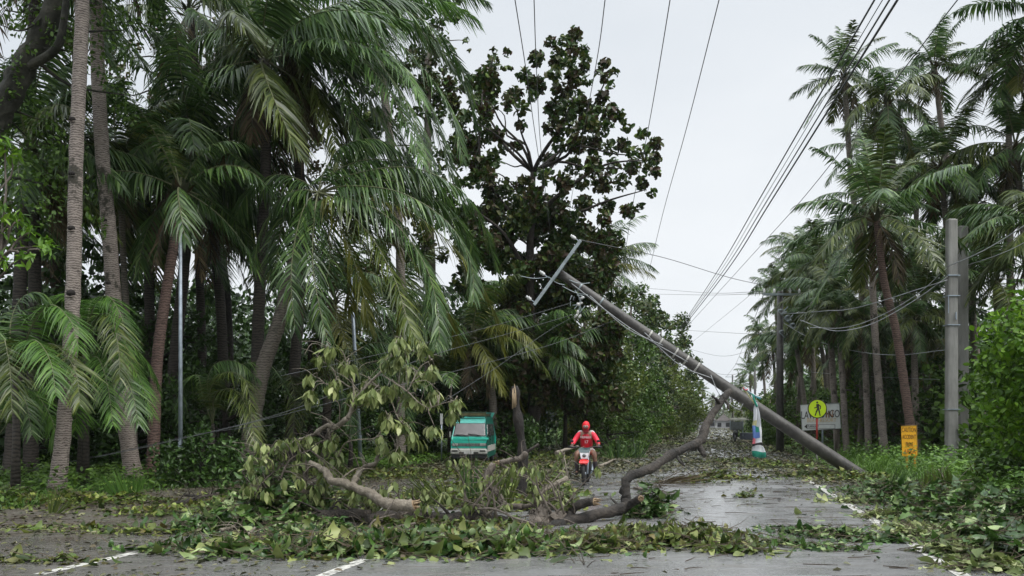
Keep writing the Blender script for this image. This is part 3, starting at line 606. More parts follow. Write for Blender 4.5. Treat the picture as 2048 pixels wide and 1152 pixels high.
# ------------------------------------------------------------------ right side palms
W_R = (-.15, .1, -.1)
RC = [crown_nb(100+i, n=17+i % 4, L=3.0, wind=w, pairs=64, lL=.66, lw=.042, hang=h, grav=g, dead=3, yellow=y, grey=.35, elev=e).mesh('crown', pm_())
      for i, (w, h, g, y, e) in enumerate([((-.15, 0, 0), .6, .8, .05, (-60, 85)), ((.35, 0, 0), .55, .75, .0, (-50, 85)), ((.1, .1, .0), .8, 1.1, .1, (-70, 80)), ((-.3, 0, -.1), .7, .9, .15, (-55, 70)), ((.2, -.2, 0), .6, .9, .05, (-65, 85)), ((0, 0, -.1), .9, 1.3, .1, (-75, 75))])]
rights = [
 ('tall palm with storm stripped crown, the highest and leftmost on the right side', [(1760, 880), (1738, 640), (1705, 380), (1688, 150)], 40, 0, .85, 'trunk_mid'),
 ('tall palm crown bunched like a brush just right of the highest one', [(1832, 880), (1800, 500), (1775, 200)], 38, 5, .95, 'trunk_mid'),
 ('palm with one frond pointing straight up against the sky', [(1975, 880), (1925, 480), (1890, 300), (1868, 130)], 40, 1, .85, 'trunk_pale'),
 ('slim palm near the right edge standing clear against the sky', [(2022, 860), (2020, 500), (2016, 130)], 36, 3, .85, 'trunk_mid'),
 ('palm in the top right corner with long dark fronds', [(2130, 860), (2110, 400), (2090, 20)], 33, 1, 1.3, 'trunk_mid'),
 ('palm with broad dark crown left of the concrete poles', [(1950, 880), (1905, 560), (1880, 330)], 37, 2, 1.1, 'trunk_mid'),
 ('palm with wide silver fronds spreading towards the road', [(1832, 900), (1795, 680), (1768, 560), (1752, 430)], 31, 0, 1.15, 'trunk_red'),
 ('palm with yellow green young fronds standing up in its heart', [(1770, 880), (1752, 700), (1745, 560), (1742, 400)], 35, 4, .85, 'trunk_pale'),
 ('large palm right of the concrete poles with silver fronds', [(2120, 900), (2100, 640), (2085, 455)], 30, 3, 1.15, 'trunk_mid'),
 ('palm crown hanging behind the concrete poles at mid height', [(1960, 870), (1945, 600), (1950, 400)], 38, 5, 1.1, 'trunk_mid'),
 ('palm at the right edge with dense crown under the corner one', [(2080, 860), (2050, 500), (2030, 290)], 36, 2, 1.15, 'trunk_mid'),
 ('low palm with fronds curving beside the twin concrete poles', [(1860, 880), (1852, 740), (1848, 600)], 37, 4, .9, 'trunk_mid'),
 ('palm behind the pedestrian sign with bent crown', [(1700, 870), (1690, 700), (1668, 590)], 42, 3, .95, 'trunk_pale'),
 ('bare looking palm with few fronds left of the wide silver one', [(1660, 860), (1655, 700), (1640, 520)], 50, 0, .95, 'trunk_mid'),
 ('palm with rust tinted fronds half way down the right row', [(1632, 860), (1625, 700), (1612, 540)], 54, 2, .95, 'trunk_mid'),
 ('palm next to the utility pole with crossarm, its crown just above it', [(1598, 860), (1592, 700), (1580, 560)], 62, 1, 1.0, 'trunk_mid'),
 ('palm leaning out left of the utility pole on the right side', [(1562, 860), (1555, 700), (1552, 590)], 72, 0, 1.0, 'trunk_mid'),
 ('last small palm of the right row, standing clear over the road', [(1535, 860), (1528, 760), (1518, 668)], 95, 5, 1.0, 'trunk_mid'),
 ('palm behind the tall stripped palm, half hidden in its fronds', [(1720, 880), (1725, 500), (1735, 300)], 46, 4, 1.0, 'trunk_mid'),
 ('palm far behind the brush shaped crown', [(1810, 880), (1830, 500), (1835, 330)], 46, 2, 1.1, 'trunk_mid'),
 ('palm in the row behind the yellow warning sign', [(1800, 870), (1815, 700), (1822, 500)], 44, 3, 1.1, 'trunk_mid'),
 ('palm behind the bright green bush on the right', [(2010, 880), (2000, 700), (1990, 560)], 35, 0, 1.0, 'trunk_mid'),
 ('palm rising behind the white resort sign', [(1645, 860), (1672, 650), (1680, 480)], 58, 5, 1.2, 'trunk_mid'),
 ('dim palm deep in the grove right of the utility pole', [(1610, 860), (1640, 650), (1650, 600)], 75, 2, 1.2, 'trunk_mid'),
 ('palm in the second row above the utility pole crossarm', [(1575, 860), (1590, 650), (1600, 500)], 80, 3, 1.2, 'trunk_mid'),
 ('palm with fan of stiff fronds above the white resort sign', [(1660, 870), (1650, 740), (1632, 650)], 50, 1, 1.1, 'trunk_mid'),
 ('low palm squeezed between the utility pole and the resort sign', [(1590, 870), (1600, 780), (1605, 700)], 56, 3, 1.1, 'trunk_mid'),
 ('palm low behind the crossarm pole, overlapping the sky gap', [(1545, 870), (1550, 780), (1546, 700)], 76, 4, 1.15, 'trunk_mid'),
 ('palm with drooping skirt right of the slim grey trunks', [(1760, 880), (1765, 760), (1770, 600)], 42, 5, 1.0, 'trunk_mid'),
 ('palm deep in the grove behind the pedestrian sign', [(1630, 870), (1625, 760), (1655, 560)], 66, 0, 1.3, 'trunk_mid'),
 ('palm behind the yellow warning sign with crown at head height of the poles', [(1800, 870), (1790, 780), (1790, 690)], 45, 2, 1.1, 'trunk_mid'),
 ('palm in the dark between the warning sign and the concrete poles', [(1870, 870), (1872, 760), (1868, 690)], 40, 3, 1.0, 'trunk_mid'),
 ('palm low in the grove just right of the resort sign', [(1720, 880), (1725, 760), (1715, 690)], 40, 4, .8, 'trunk_mid'),
]
for i, (lb, pts, Y, ci, s, tm) in enumerate(rights):
    palm(lb, pts, Y, (.17 if Y > 28 else .2, .11), tm, RC[ci], 'palms along the right side of the road', seed=200+i, scale=s, rz=random.Random(i).uniform(-.6, .6), flare=1.2)
# headless trunks between them
for lb, pts, Y in [('slim grey palm with a small wilted crown left of the pedestrian sign', [(1676, 880), (1664, 720), (1655, 620)], 38), ('slim grey palm with a small wilted crown rising behind the pedestrian sign', [(1694, 880), (1684, 740), (1677, 622)], 37),
                   ('leaning palm with a small wilted crown behind the utility pole with crossarm', [(1622, 870), (1600, 740), (1584, 640)], 50), ('slim palm with a small wilted crown in the dark gap right of the resort sign', [(1738, 880), (1732, 760), (1726, 640)], 36),
                   ('slim palm with a small wilted crown beside the yellow warning sign', [(1835, 880), (1830, 770), (1828, 640)], 35)]:
    palm(lb, pts, Y, (.14, .12), 'trunk_pale' if Y < 39 else 'trunk_mid', RC[5], 'palms along the right side of the road', seed=int(Y)+300, flare=1.1, scale=.6)
# far palms closing the road
for k, (x, y, Y) in enumerate([(1404, 780, 260), (1465, 788, 230), (1380, 800, 220), (1424, 800, 300), (1482, 770, 190), (1446, 802, 330), (1500, 745, 150)]):
    palm('small hazy palm at the far end of the road', [(x+2, 850), (x+1, (850+y)/2), (x, y)], Y, (.2, .16), 'trunk_mid', RC[k % 6], 'hazy palms at the end of the road', seed=400+k, scale=1.15, flare=1)
# ------------------------------------------------------------------ broadleaf trees
def limb(mb, a, b, r0, r1, rs, k=5, wob=.08, m=0):
    a = np.array(a, float); b = np.array(b, float); L = np.linalg.norm(b-a)
    pts = [a+(b-a)*t+np.array([rs.uniform(-1, 1), rs.uniform(-1, 1), rs.uniform(-1, 1)])*L*wob*sin(pi*t)+np.array([0, 0, L*.08*sin(pi*t)]) for t in np.linspace(0, 1, k)]
    mb.tube(smooth(pts, 3), list(np.linspace(r0, r1, (k-1)*3+1)), 7, m)
def tree(label, foot, trunk_pts, trunk_r, C, R, n, size, leafm, seed, group=None, bark='bark_mid', name='broadleaf_tree', limbs=None, nlimb=14, asp=.55, cat='tree', extra=None, parent_r=.06, hang=0.0, fold=.2):
    rs = random.Random(seed); r = rng_(seed); O = np.array([foot[0], foot[1], 0.0]); t = thing(name, label, cat, O, 0, group)
    mb = MB(); tp = [np.array(p, float)-O for p in trunk_pts]; S = smooth(tp, 4)
    if bark == 'bark_moss': S = smooth(tp, 12)
    mb.tube(S, list(np.linspace(trunk_r[0], trunk_r[1], len(S))), 14, jit=.20 if bark == 'bark_moss' else .06, rs=rs)
    C = np.asarray(C, float)-O
    for L in (limbs or []):
        S2 = smooth([np.array(p)-O for p in L[0]], 4); mb.tube(S2, list(np.linspace(L[1], L[2], len(S2))), 7)
    top = tp[-1]
    order = list(range(len(C))); rs.shuffle(order)
    for i in order[:nlimb]:
        c = C[i]; j = min(range(len(S)), key=lambda q: np.linalg.norm(S[q]-c)+(3 if S[q][2] > c[2] else 0)+(50 if q < len(S)*.3 else 0))
        d = np.linalg.norm(c-S[j]); limb(mb, S[j], c, min(trunk_r[1]*.8, .02+.012*d), .012, rs)
    mb.build('trunk', M[bark], t)
    nb = NB(); clumps(nb, C, R, n, size, r, 0, asp, hang=hang, fold=fold)
    if extra: clumps(nb, C[extra[1]::2], np.asarray(R)[extra[1]::2], n*extra[2], size, r, 1, asp, fold=fold)
    nb.build('crown', [M[leafm]]+([M[extra[0]]] if extra else []), t)
    return t
def ell_clumps(c, r, n, rs, R, low=-1.0):
    C = []; RR = []
    while len(C) < n:
        d = np.array([rs.gauss(0, 1) for _ in range(3)]); d /= np.linalg.norm(d)
        if d[2] < low: continue
        q = rs.uniform(.35, 1)**.5; C.append(np.array(c)+d*np.array(r)*q); RR.append(R*rs.uniform(.6, 1.25))
    return C, RR

# the big dark tree with the rounded leaf clumps against the sky
YT = 38.0; rs = random.Random(5)
CL = [(1405,185,35),(1455,250,25),(1290,220,30),(1350,215,30),(1215,300,35),(1325,270,30),(1395,250,26),(1460,305,25),(1310,320,30),(1370,330,36),(1450,345,28),(1300,380,32),(1400,400,40),(1470,420,22),(1560,325,22),(1600,375,24),(1560,400,20),(1590,430,18),(1530,370,16),
(1420,500,36),(1340,470,42),(1150,385,36),(1210,440,42),(1190,490,26),(1100,480,34),(1130,555,32),(1060,510,26),(980,330,36),(960,400,48),(900,430,45),(960,480,46),(900,520,42),(860,440,30),(1010,440,26),(950,580,38),(990,540,26),(1130,640,20),(1060,560,20),(1550,500,30),(1520,560,34),(1300,560,42),(1370,560,46),(1450,550,42),(1640,600,30),(1590,580,34),(1670,640,25),
(1300,650,42),(1380,650,46),(1470,640,46),(1560,650,40),(1420,740,42),(1330,740,36),(1500,740,42),(1590,760,34),(1650,740,28),(1755,690,28),(1820,740,32),(1760,790,32),(1820,810,28),(1700,770,28),(1280,820,30),(1400,850,40),(1500,850,42),(1600,850,38),(1700,850,34),(1780,860,30),(1825,880,20),(1250,900,36),(1350,940,42),(1450,930,42),(1550,940,42),(1650,930,38),(1750,940,30),(1800,990,22),
(1150,950,40),(1050,960,40),(980,980,46),(1100,1030,55),(1200,1030,55),(1320,1040,50),(1450,1050,45),(1570,1050,42),(1680,1080,30),(1740,1060,22),(1560,1120,32),(930,650,42),(890,750,46),(960,700,40),(1010,690,30),(1040,760,32),(1110,750,22),(990,820,42),(920,850,46),(880,920,40),(960,900,34),(800,350,26),(760,430,30),(840,700,40),(820,800,40),(840,600,36),(780,520,36),(990,265,12),(1060,270,14),(1045,350,12),(1075,350,10)]
C = [at(600+x/2.56, y/2.56, YT+rs.uniform(-2.6, 2.6)) for x, y, q in CL]; R = [q/2.56/F*YT*1.25 for x, y, q in CL]
for i in range(210):
    x = rs.uniform(925, 1240); y = rs.uniform(410, 820)
    if x > 1150 and y < 470: continue
    C.append(at(x, y, YT+rs.uniform(-1, 4))); R.append(rs.uniform(.35, .7))
T = lambda L: [at(x, y, YT+d) for x, y, d in L]
tr = [at(1068, 880, YT)*[1, 1, 0], at(1066, 760, YT), at(1060, 560, YT), at(1062, 440, YT), at(1066, 345, YT)]
rs.shuffle(C) if False else None
tree('tall dark broadleaf tree with round leaf clusters open to the sky', tr[0], tr, (.26, .12), C, R, 76, .30, 'broad_dark', 5, 'broadleaf trees of the left treeline', 'bark_dark', extra=('broad_brown', 0, .8), nlimb=30, fold=.35, asp=.62,
     limbs=[(T([(1066, 400, 0), (1068, 345, 0), (1090, 300, -.5), (1125, 250, -1), (1145, 200, -1)]), .13, .04), (T([(1068, 345, 0), (1100, 320, .4), (1150, 270, 1), (1185, 215, 1.2), (1212, 160, 1)]), .10, .03),
            (T([(1060, 480, 0), (1090, 360, .5), (1120, 310, 1), (1160, 240, .6)]), .10, .03), (T([(1062, 440, 0), (1130, 380, -1), (1210, 330, -1.4), (1290, 320, -1.5)]), .12, .02), (T([(1062, 440, 0), (1140, 430, 1), (1220, 400, 1), (1290, 380, 1)]), .10, .02),
            (T([(1062, 470, 0), (1000, 400, 0), (960, 320, 0), (965, 180, 0)]), .12, .03), (T([(1060, 560, 0), (1010, 470, -1), (950, 420, -1)]), .12, .04), (T([(965, 180, 0), (985, 120, 0), (995, 100, 0)]), .03, .015)])
# tree at the top behind the palm fronds
pts = [(1700, 40, 40), (1600, 60, 45), (1760, 95, 36), (1650, 150, 42), (1600, 200, 40), (1690, 220, 34), (1740, 285, 20), (1820, 235, 20), (1845, 290, 10), (1560, 120, 40), (1540, 20, 40), (1450, 40, 40), (1660, 300, 28), (1620, 260, 34), (1690, 400, 26), (1760, 410, 20), (1640, 350, 28), (1730, 470, 20), (1600, 420, 36), (1350, 60, 40), (1250, 40, 40), (1580, 500, 40), (1640, 560, 36), (1720, 560, 30), (1780, -10, 34), (1700, -60, 40), (1550, -60, 40), (1690, 100, 40)]
C = [at(300+x/2.88, y/2.88, 43+rs.uniform(-2, 2)) for x, y, q in pts]; R = [q/2.88/F*43*1.1 for x, y, q in pts]
for i in range(90): C.append(at(rs.uniform(700, 935), rs.uniform(110, 560), 43+rs.uniform(-2, 2))); R.append(rs.uniform(.3, .6))
tr = [at(860, 880, 43)*[1, 1, 0], at(862, 600, 43), at(855, 300, 43), at(860, 90, 43)]
tree('dark broadleaf tree rising behind the palms at the top, beside the sky', tr[0], tr, (.35, .12), C, R, 60, .28, 'broad_dark', 6, 'broadleaf trees of the left treeline', extra=('broad_brown', 0, .3), nlimb=24)
# see-through tree behind the left palms
C, R = [], []
for i in range(110):
    x = rs.uniform(210, 640); y = rs.uniform(60, 520)
    if 330 < x < 570 and 140 < y < 260 and rs.random() < .93: continue
    C.append(at(x, y, 36+rs.uniform(-3, 3))); R.append(rs.uniform(.3, .65))
tr = [at(455, 880, 36)*[1, 1, 0], at(450, 600, 36), at(415, 330, 36), at(395, 150, 36)]
tree('twiggy half bare tree seen against the light between the left palms', tr[0], tr, (.3, .14), C, R, 46, .22, 'broad_brown', 7, 'broadleaf trees of the left treeline', 'bark_dark', extra=('broad_dark', 0, .6), nlimb=50)
# mossy tree leaning in at the upper left
tr = [at(-260, 980, 19)*[1, 1, 0], at(-160, 640, 19), at(-30, 290, 19), at(45, 140, 19), at(112, 10, 19), at(150, -120, 19)]
C = [at(x, y, 19+rs.uniform(-1, 2)) for x, y in [(10, 20), (60, 40), (120, 70), (180, 100), (230, 160), (250, 60), (200, 10), (80, 330), (30, 350), (100, 420), (60, 280), (130, 300), (20, 430), (150, 380), (180, 450), (60, 200), (250, 220), (20, -60), (120, -80), (220, -60), (300, 20), (90, 240)]]+[at(x+rs.uniform(-24, 24), y, 18.7) for x, y in [(-20, 280), (0, 235), (15, 200), (35, 160), (50, 130), (70, 95), (90, 55), (105, 20), (20, 185), (-5, 260), (60, 110), (128, 50), (118, 90)]]
tree('thick mossy dark tree trunk leaning in from the left edge', tr[0], tr, (.34, .19), C, [rs.uniform(.35, .6) for _ in range(22)]+[.17]*(len(C)-22), 60, .12, 'broad_mid', 8, 'broadleaf trees of the left treeline', 'bark_moss', nlimb=18,
     limbs=[([at(45, 140, 19), at(110, 100, 18.6), at(128, 40, 18.5), at(135, -40, 18.5)], .11, .06), ([at(60, 110, 19), at(140, 170, 19.2), at(250, 190, 19.5)], .05, .015), ([at(112, 10, 19), at(50, 60, 18.6), at(0, 50, 18.4)], .03, .01)])
# bright leafy sapling at the left edge
tr = [at(-40, 990, 14)*[1, 1, 0], at(-30, 700, 14), at(0, 520, 14)]
C = [at(x, y, 14+rs.uniform(-.4, .4)) for x, y in [(15, 430), (40, 440), (5, 470), (60, 465), (85, 485), (95, 500), (30, 490), (0, 520), (50, 520), (10, 290), (25, 310), (-20, 380)]]
tree('young tree with bright green pointed leaves at the left edge', tr[0], tr, (.06, .03), C, [.16]*len(C), 22, .19, 'broad_bright', 9, None, name='sapling', nlimb=12, asp=.3, hang=.5)

def broad(label, px, Y, top, rm, matn, seed, nC=46, leaf=.3, n=60, low=.18, group='broadleaf trees of the left treeline', lean=0, extra=None, name='broadleaf_tree', bark='bark_mid', R=.8, cat='tree', foot_px=None):
    rs = random.Random(seed); c = at(px, top, Y); h = c[2]
    mid = np.array([c[0], c[1], h*(.5+low/2)]); C, RR = ell_clumps(mid, (rm, rm, h*(.5-low/2)), nC, rs, R)
    f = np.array([c[0]-lean, c[1], 0.0]) if foot_px is None else at(foot_px, 900, Y)*[1, 1, 0]
    tr = [f, f+(mid-f)*.5, mid, np.array([c[0], c[1], h*.85])]
    return tree(label, f, tr, (min(.35, h*.022+.03), .07), C, RR, n, leaf, matn, seed, group, bark, name, nlimb=18, extra=extra, cat=cat)
for a in [
    ('dark tree of the left row behind the top of the fallen pole', 1170, 58, 500, 5.0, 'broad_dark', 21, 60, .34, 70, .1),
    ('dark tree right of the fallen pole top, its crown a rounded dome', 1262, 72, 565, 4.6, 'broad_dark', 22, 60, .36, 80, .05),
    ('dark tree whose crown touches the bundle of power lines', 1322, 95, 622, 4.4, 'broad_dark', 23, 54, .42, 80, .05),
    ('upright spiky crowned tree poking above the left treeline', 1285, 84, 545, 1.6, 'broad_mid', 24, 22, .36, 60, .3),
    ('round dark tree low over the fallen pole middle', 1345, 120, 665, 4.0, 'broad_dark', 25, 46, .45, 80, .0),
    ('pale olive tree behind the middle of the fallen pole', 1175, 46, 620, 2.8, 'broad_olive', 26, 50, .22, 90, .1),
    ('olive bushy tree under the fallen pole, right of the pale one', 1335, 78, 728, 3.4, 'broad_olive', 27, 52, .26, 110, -.1),
    ('dense green tree filling the space under the dome shaped crown', 1235, 56, 655, 3.6, 'broad_mid', 28, 60, .26, 100, -.1),
    ('mid green tree behind the yellow leaved bush', 1205, 52, 745, 3.0, 'broad_mid', 29, 46, .24, 90, -.1),
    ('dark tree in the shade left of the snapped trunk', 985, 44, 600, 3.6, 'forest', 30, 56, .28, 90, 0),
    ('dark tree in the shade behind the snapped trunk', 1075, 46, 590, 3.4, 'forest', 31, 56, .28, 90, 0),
    ('last dark tree of the left row near the end of the road', 1357, 170, 745, 4.2, 'broad_mid', 32, 44, .55, 70, .0),
    ('green tree between the olive tree and the end of the road', 1350, 130, 775, 3.4, 'broad_mid', 33, 44, .42, 80, -.1)]:
    broad(*a)
for a in [
    ('low green shrub under the rounded crowns on the left roadside', 1235, 62, 775, 2.9, 'broad_mid', 34, 40, .22, 90, -.3),
    ('low olive shrub beside the left edge line far down the road', 1290, 74, 800, 2.8, 'broad_olive', 35, 40, .24, 80, -.3),
    ('low dark shrub right behind the motorcyclist', 1215, 46, 812, 2.4, 'broad_mid', 36, 36, .18, 90, -.3),
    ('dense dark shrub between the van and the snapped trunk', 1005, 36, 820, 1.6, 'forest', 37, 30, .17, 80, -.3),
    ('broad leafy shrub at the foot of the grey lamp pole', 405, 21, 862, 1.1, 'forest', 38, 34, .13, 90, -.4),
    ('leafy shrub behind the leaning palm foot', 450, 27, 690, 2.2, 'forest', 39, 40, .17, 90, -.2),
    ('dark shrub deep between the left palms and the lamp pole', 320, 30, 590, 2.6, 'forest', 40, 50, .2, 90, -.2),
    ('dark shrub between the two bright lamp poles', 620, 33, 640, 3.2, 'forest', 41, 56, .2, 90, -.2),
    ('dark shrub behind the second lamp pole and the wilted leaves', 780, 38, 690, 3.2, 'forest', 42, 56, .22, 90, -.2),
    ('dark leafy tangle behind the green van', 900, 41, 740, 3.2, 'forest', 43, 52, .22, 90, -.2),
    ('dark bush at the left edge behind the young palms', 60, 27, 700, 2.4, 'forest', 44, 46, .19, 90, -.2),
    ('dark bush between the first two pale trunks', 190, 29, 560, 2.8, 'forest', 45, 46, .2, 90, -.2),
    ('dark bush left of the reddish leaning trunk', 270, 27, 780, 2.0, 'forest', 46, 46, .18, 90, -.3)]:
    broad(*a, group='shrubs under the left trees', name='shrub', bark='bark_dark', R=.5, cat='shrub')
broad('bright yellow leaved bush behind the motorcyclist', 1160, 50, 826, .95, 'broad_yellow', 50, 20, .13, 60, -.3, group=None, name='shrub', R=.3, cat='shrub')
# right side shrubs
for a in [
    ('bright green leafy bush at the right edge above the verge', 2084, 16.5, 590, 1.15, 'broad_bright', 51, 60, .14, 110, .25),
    ('dark green bush under the bright one at the right edge', 2112, 17.5, 800, 1.3, 'broad_mid', 52, 50, .13, 110, -.35),
    ('pale tangled shrub right of the white resort sign', 1785, 40, 765, 2.0, 'broad_olive', 53, 46, .15, 80, -.3),
    ('dark shrub behind the yellow warning sign', 1845, 36, 780, 1.9, 'forest', 54, 44, .16, 90, -.3),
    ('green shrub just left of the white resort sign', 1568, 56, 800, 2.0, 'broad_mid', 55, 40, .18, 90, -.3),
    ('shrub with pale leaves behind the parked tricycle', 1540, 72, 785, 3.0, 'broad_mid', 56, 44, .24, 90, -.3),
    ('tall green shrub at the foot of the utility pole with crossarm', 1570, 58, 770, 2.2, 'broad_mid', 57, 44, .2, 90, -.2),
    ('shrub with light leaves far down the right roadside', 1508, 105, 775, 3.4, 'broad_olive', 58, 40, .34, 80, -.2),
    ('dark shrub behind the concrete poles', 1945, 37, 780, 2.2, 'forest', 59, 44, .14, 90, -.3),
    ('deep green shrub right of the slim grey palms', 1770, 44, 700, 3.0, 'forest', 60, 56, .22, 90, -.2),
    ('deep green shrub behind the tangled one', 1690, 48, 770, 2.6, 'broad_mid', 61, 50, .2, 90, -.2),
    ('dark leafy shrub in the gap left of the concrete poles', 1880, 38, 700, 3.0, 'forest', 62, 50, .22, 90, -.2),
    ('shrub low behind the pedestrian sign', 1655, 46, 815, 1.6, 'broad_brown', 63, 34, .15, 80, -.3),
    ('fresh yellow green shrub beside the slim grey palms', 1712, 41, 745, .8, 'broad_bright', 64, 26, .2, 60, -.2)]:
    broad(*a, group='shrubs along the right verge', name='shrub', R=.55, cat='shrub')

# ------------------------------------------------------------------ stuff: forest, haze trees, ground cover
def band(label, cat, name, mats, specs, seed):
    r = rng_(seed); nb = NB()
    for (u0, u1, v0, v1, h0, h1, n, size, m, asp) in specs:
        u = r.uniform(u0, u1, n); v = r.uniform(v0, v1, n); q = r.random(n)
        hh = h0+(h1-h0)*(.5+.25*np.sin(v*.31+u*.2)+.25*np.sin(v*.13+u*.4+1.3))
        P = RN[None]*u[:, None]+RDV[None]*v[:, None]; P[:, 2] = hh*q
        N = nrm(r.normal(0, .7, (n, 3))+[0, -.3, .5]); D = nrm(r.normal(0, 1, (n, 3))+[0, 0, -.2]); L = size*r.uniform(.6, 1.4, n)
        V, Q = leaves(P, D, N, L, L*asp, .2); nb.add(V, Q, m)
    o = nb.build(name, [M[k] for k in mats]); return tag(o, label, cat, kind='stuff')
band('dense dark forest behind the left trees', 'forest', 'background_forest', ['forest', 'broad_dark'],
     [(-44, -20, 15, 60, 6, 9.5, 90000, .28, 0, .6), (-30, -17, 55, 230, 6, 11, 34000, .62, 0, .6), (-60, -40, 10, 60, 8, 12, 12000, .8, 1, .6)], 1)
band('dense green growth behind the right hand palms', 'forest', 'background_thicket', ['forest', 'broad_mid'],
     [(17, 30, 12, 70, 5, 9, 30000, .38, 0, .6), (13, 26, 60, 260, 6, 12, 26000, .6, 1, .6), (9.5, 17, 44, 130, 3.5, 9.5, 22000, .42, 0, .6), (8, 13, 30, 80, 1.5, 5.5, 9000, .3, 1, .6), (30, 40, 12, 90, 8, 13, 14000, .7, 0, .6)], 2)
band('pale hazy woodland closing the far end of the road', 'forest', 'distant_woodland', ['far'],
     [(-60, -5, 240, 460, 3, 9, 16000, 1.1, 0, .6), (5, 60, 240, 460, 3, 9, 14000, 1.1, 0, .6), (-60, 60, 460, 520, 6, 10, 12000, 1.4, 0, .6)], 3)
def herbs(label, name, specs, seed, mats):
    r = rng_(seed); nb = NB()
    for (u0, u1, v0, v1, h, n, size, m, kind) in specs:
        v = v0+(v1-v0)*r.random(n)**1.5; u = r.uniform(u0, u1, n); k = .5+.5*np.sin(u*1.7+np.sin(v*.9)*2)*np.sin(v*.8+u)
        P = RN[None]*u[:, None]+RDV[None]*v[:, None]
        if kind == 'blade':
            D = nrm(np.stack([r.normal(.1, .35, n), r.normal(0, .35, n), np.ones(n)], 1)); Wv = nrm(np.stack([np.ones(n), r.normal(0, .6, n), np.zeros(n)], 1))
            V, Q = strips(P, D, Wv, h*r.uniform(.4, 1.2, n)*(.5+.6*k), np.full(n, size), np.stack([r.normal(.05, .25, n), r.normal(0, .25, n), np.full(n, -.3)], 1), (1, .8, .15))
        else:
            P[:, 2] = h*r.uniform(.05, 1, n)*(.35+.8*k); a = r.uniform(0, 2*pi, n)
            D = nrm(np.stack([np.cos(a), np.sin(a), r.normal(0, .4, n)], 1)); N = nrm(np.stack([r.normal(0, .4, n), r.normal(-.25, .4, n), np.ones(n)], 1)); L = size*r.uniform(.5, 1.4, n)
            V, Q = leaves(P, D, N, L, L*.5, .2)
        nb.add(V, Q, m)
    return tag(nb.build(name, [M[k] for k in mats]), label, 'ground cover', kind='stuff')
herbs('lush green weeds and grass on the right verge', 'verge_weeds', [
    (5.0, 17, 15, 48, .85, 28000, .13, 0, 'leaf'), (4.4, 14, 12, 42, .7, 30000, .02, 1, 'blade'), (4.6, 12, 8, 17, .7, 15000, .10, 0, 'leaf'), (3.6, 5.5, 17, 90, .2, 9000, .10, 2, 'leaf'), (3.6, 5.4, 24.5, 28, .3, 900, .022, 1, 'blade'),
    (4.5, 16, 45, 150, .9, 12000, .26, 2, 'leaf'), (7, 16, 7, 16, .6, 8000, .11, 0, 'leaf'), (14, 26, 12, 45, 1.8, 14000, .2, 2, 'leaf')], 4, ['herb', 'herb', 'broad_mid'])
herbs('grass and low dark weeds on the left verge under the palms', 'verge_undergrowth', [
    (-24, -12.4, 11, 32, .55, 20000, .13, 2, 'leaf'), (-26, -12, 11, 40, .45, 24000, .018, 1, 'blade'), (-30, -13, 28, 70, .9, 22000, .2, 2, 'leaf'),
    (-13.5, -10.2, 26, 60, .35, 8000, .12, 0, 'leaf'), (-19, -10.4, 55, 160, .8, 12000, .28, 2, 'leaf'), (-40, -22, 15, 60, 3.0, 26000, .26, 3, 'leaf')], 5, ['herb', 'palm_fresh', 'broad_mid', 'forest'])
# ------------------------------------------------------------------ utility poles, lamps, wires
def arr(*p): return np.array(p, float)
def insulator(mb, p, up, s=1.0, m=0):
    p = np.array(p, float); up = np.array(up, float)/np.linalg.norm(up)
    mb.tube([p, p+up*.05*s, p+up*.06*s, p+up*.10*s, p+up*.11*s, p+up*.16*s], [.02*s, .05*s, .03*s, .055*s, .03*s, .035*s], 8, m)
b0 = ground(1728, 956); top = at(1118, 546, 24.2); ax = nrm(top-b0)
t = thing('utility_pole', 'grey utility pole snapped over and leaning low across the road', 'utility pole', b0)
O = b0; L = np.linalg.norm(top-b0); rs = random.Random(3)
P = [b0-ax*.25+ax*(L+.25)*k/26 for k in range(27)]
bend = [p+arr(0, 0, -.05*sin(pi*k/26)) for k, p in enumerate(P)]
mb = MB(); mb.tube([p-O for p in bend], list(np.linspace(.19, .125, 27)), 14, jit=.012, rs=rs); mb.build('shaft', M['pole_wet'], t)
a1 = at(1068, 610, 23.95); a2 = at(1161, 481, 24.0); ad = nrm(a2-a1)
mb = MB(); q = Vector(ad).to_track_quat('Z', 'Y').to_matrix(); c = (a1+a2)/2-O
mb.box(c, (.10, .09, np.linalg.norm(a2-a1)), 0, q); mb.box(c+arr(.03, .12, 0), (.10, .06, .5), 0, q); mb.build('crossarm', M['xarm'], t, bevel=.008)
pe = nrm(np.cross(ad, arr(0, 1, 0)))
for x, y in ((1160, 484), (1071, 606), (1098, 556)):
    mb = MB(); pp = at(x, y, 23.97)-O; s = pe if pe[0] < 0 else -pe; mb.tube([pp, pp+s*.16], .012, 6, 1); insulator(mb, pp+s*.14, s, 1.15); mb.build('insulator', [M['porcelain'], M['steel']], t)
mb = MB()
for dx, dy, dx2, dy2 in ((-78, 0, -20, 2), (-20, 2, 12, 18), (20, 8, 62, 14), (6, 20, 58, 38)):
    mb.tube(smooth([at(1118+dx, 552+dy, 24), at(1118+(dx+dx2)/2, 556+(dy+dy2)/2, 24), at(1118+dx2, 552+dy2, 24)]), .012, 5)
mb2 = [np.array(v)-O for v in mb.v]; mb.v = mb2; mb.build('bracket_rods', M['xarm'], t)
def on_pole(f, r=.2): return b0+ax*L*f
for f in (.545, .58, .615, .665, .70, .93, .86):
    c = on_pole(f)-O; rr = .19+(.125-.19)*f+.006
    mb = MB(); mb.tube([c-ax*.025+arr(0, 0, -.05*sin(pi*f)), c+ax*.025+arr(0, 0, -.05*sin(pi*f))], rr, 14); mb.build('strap', M['strap' if f < .8 else 'xarm'], t)
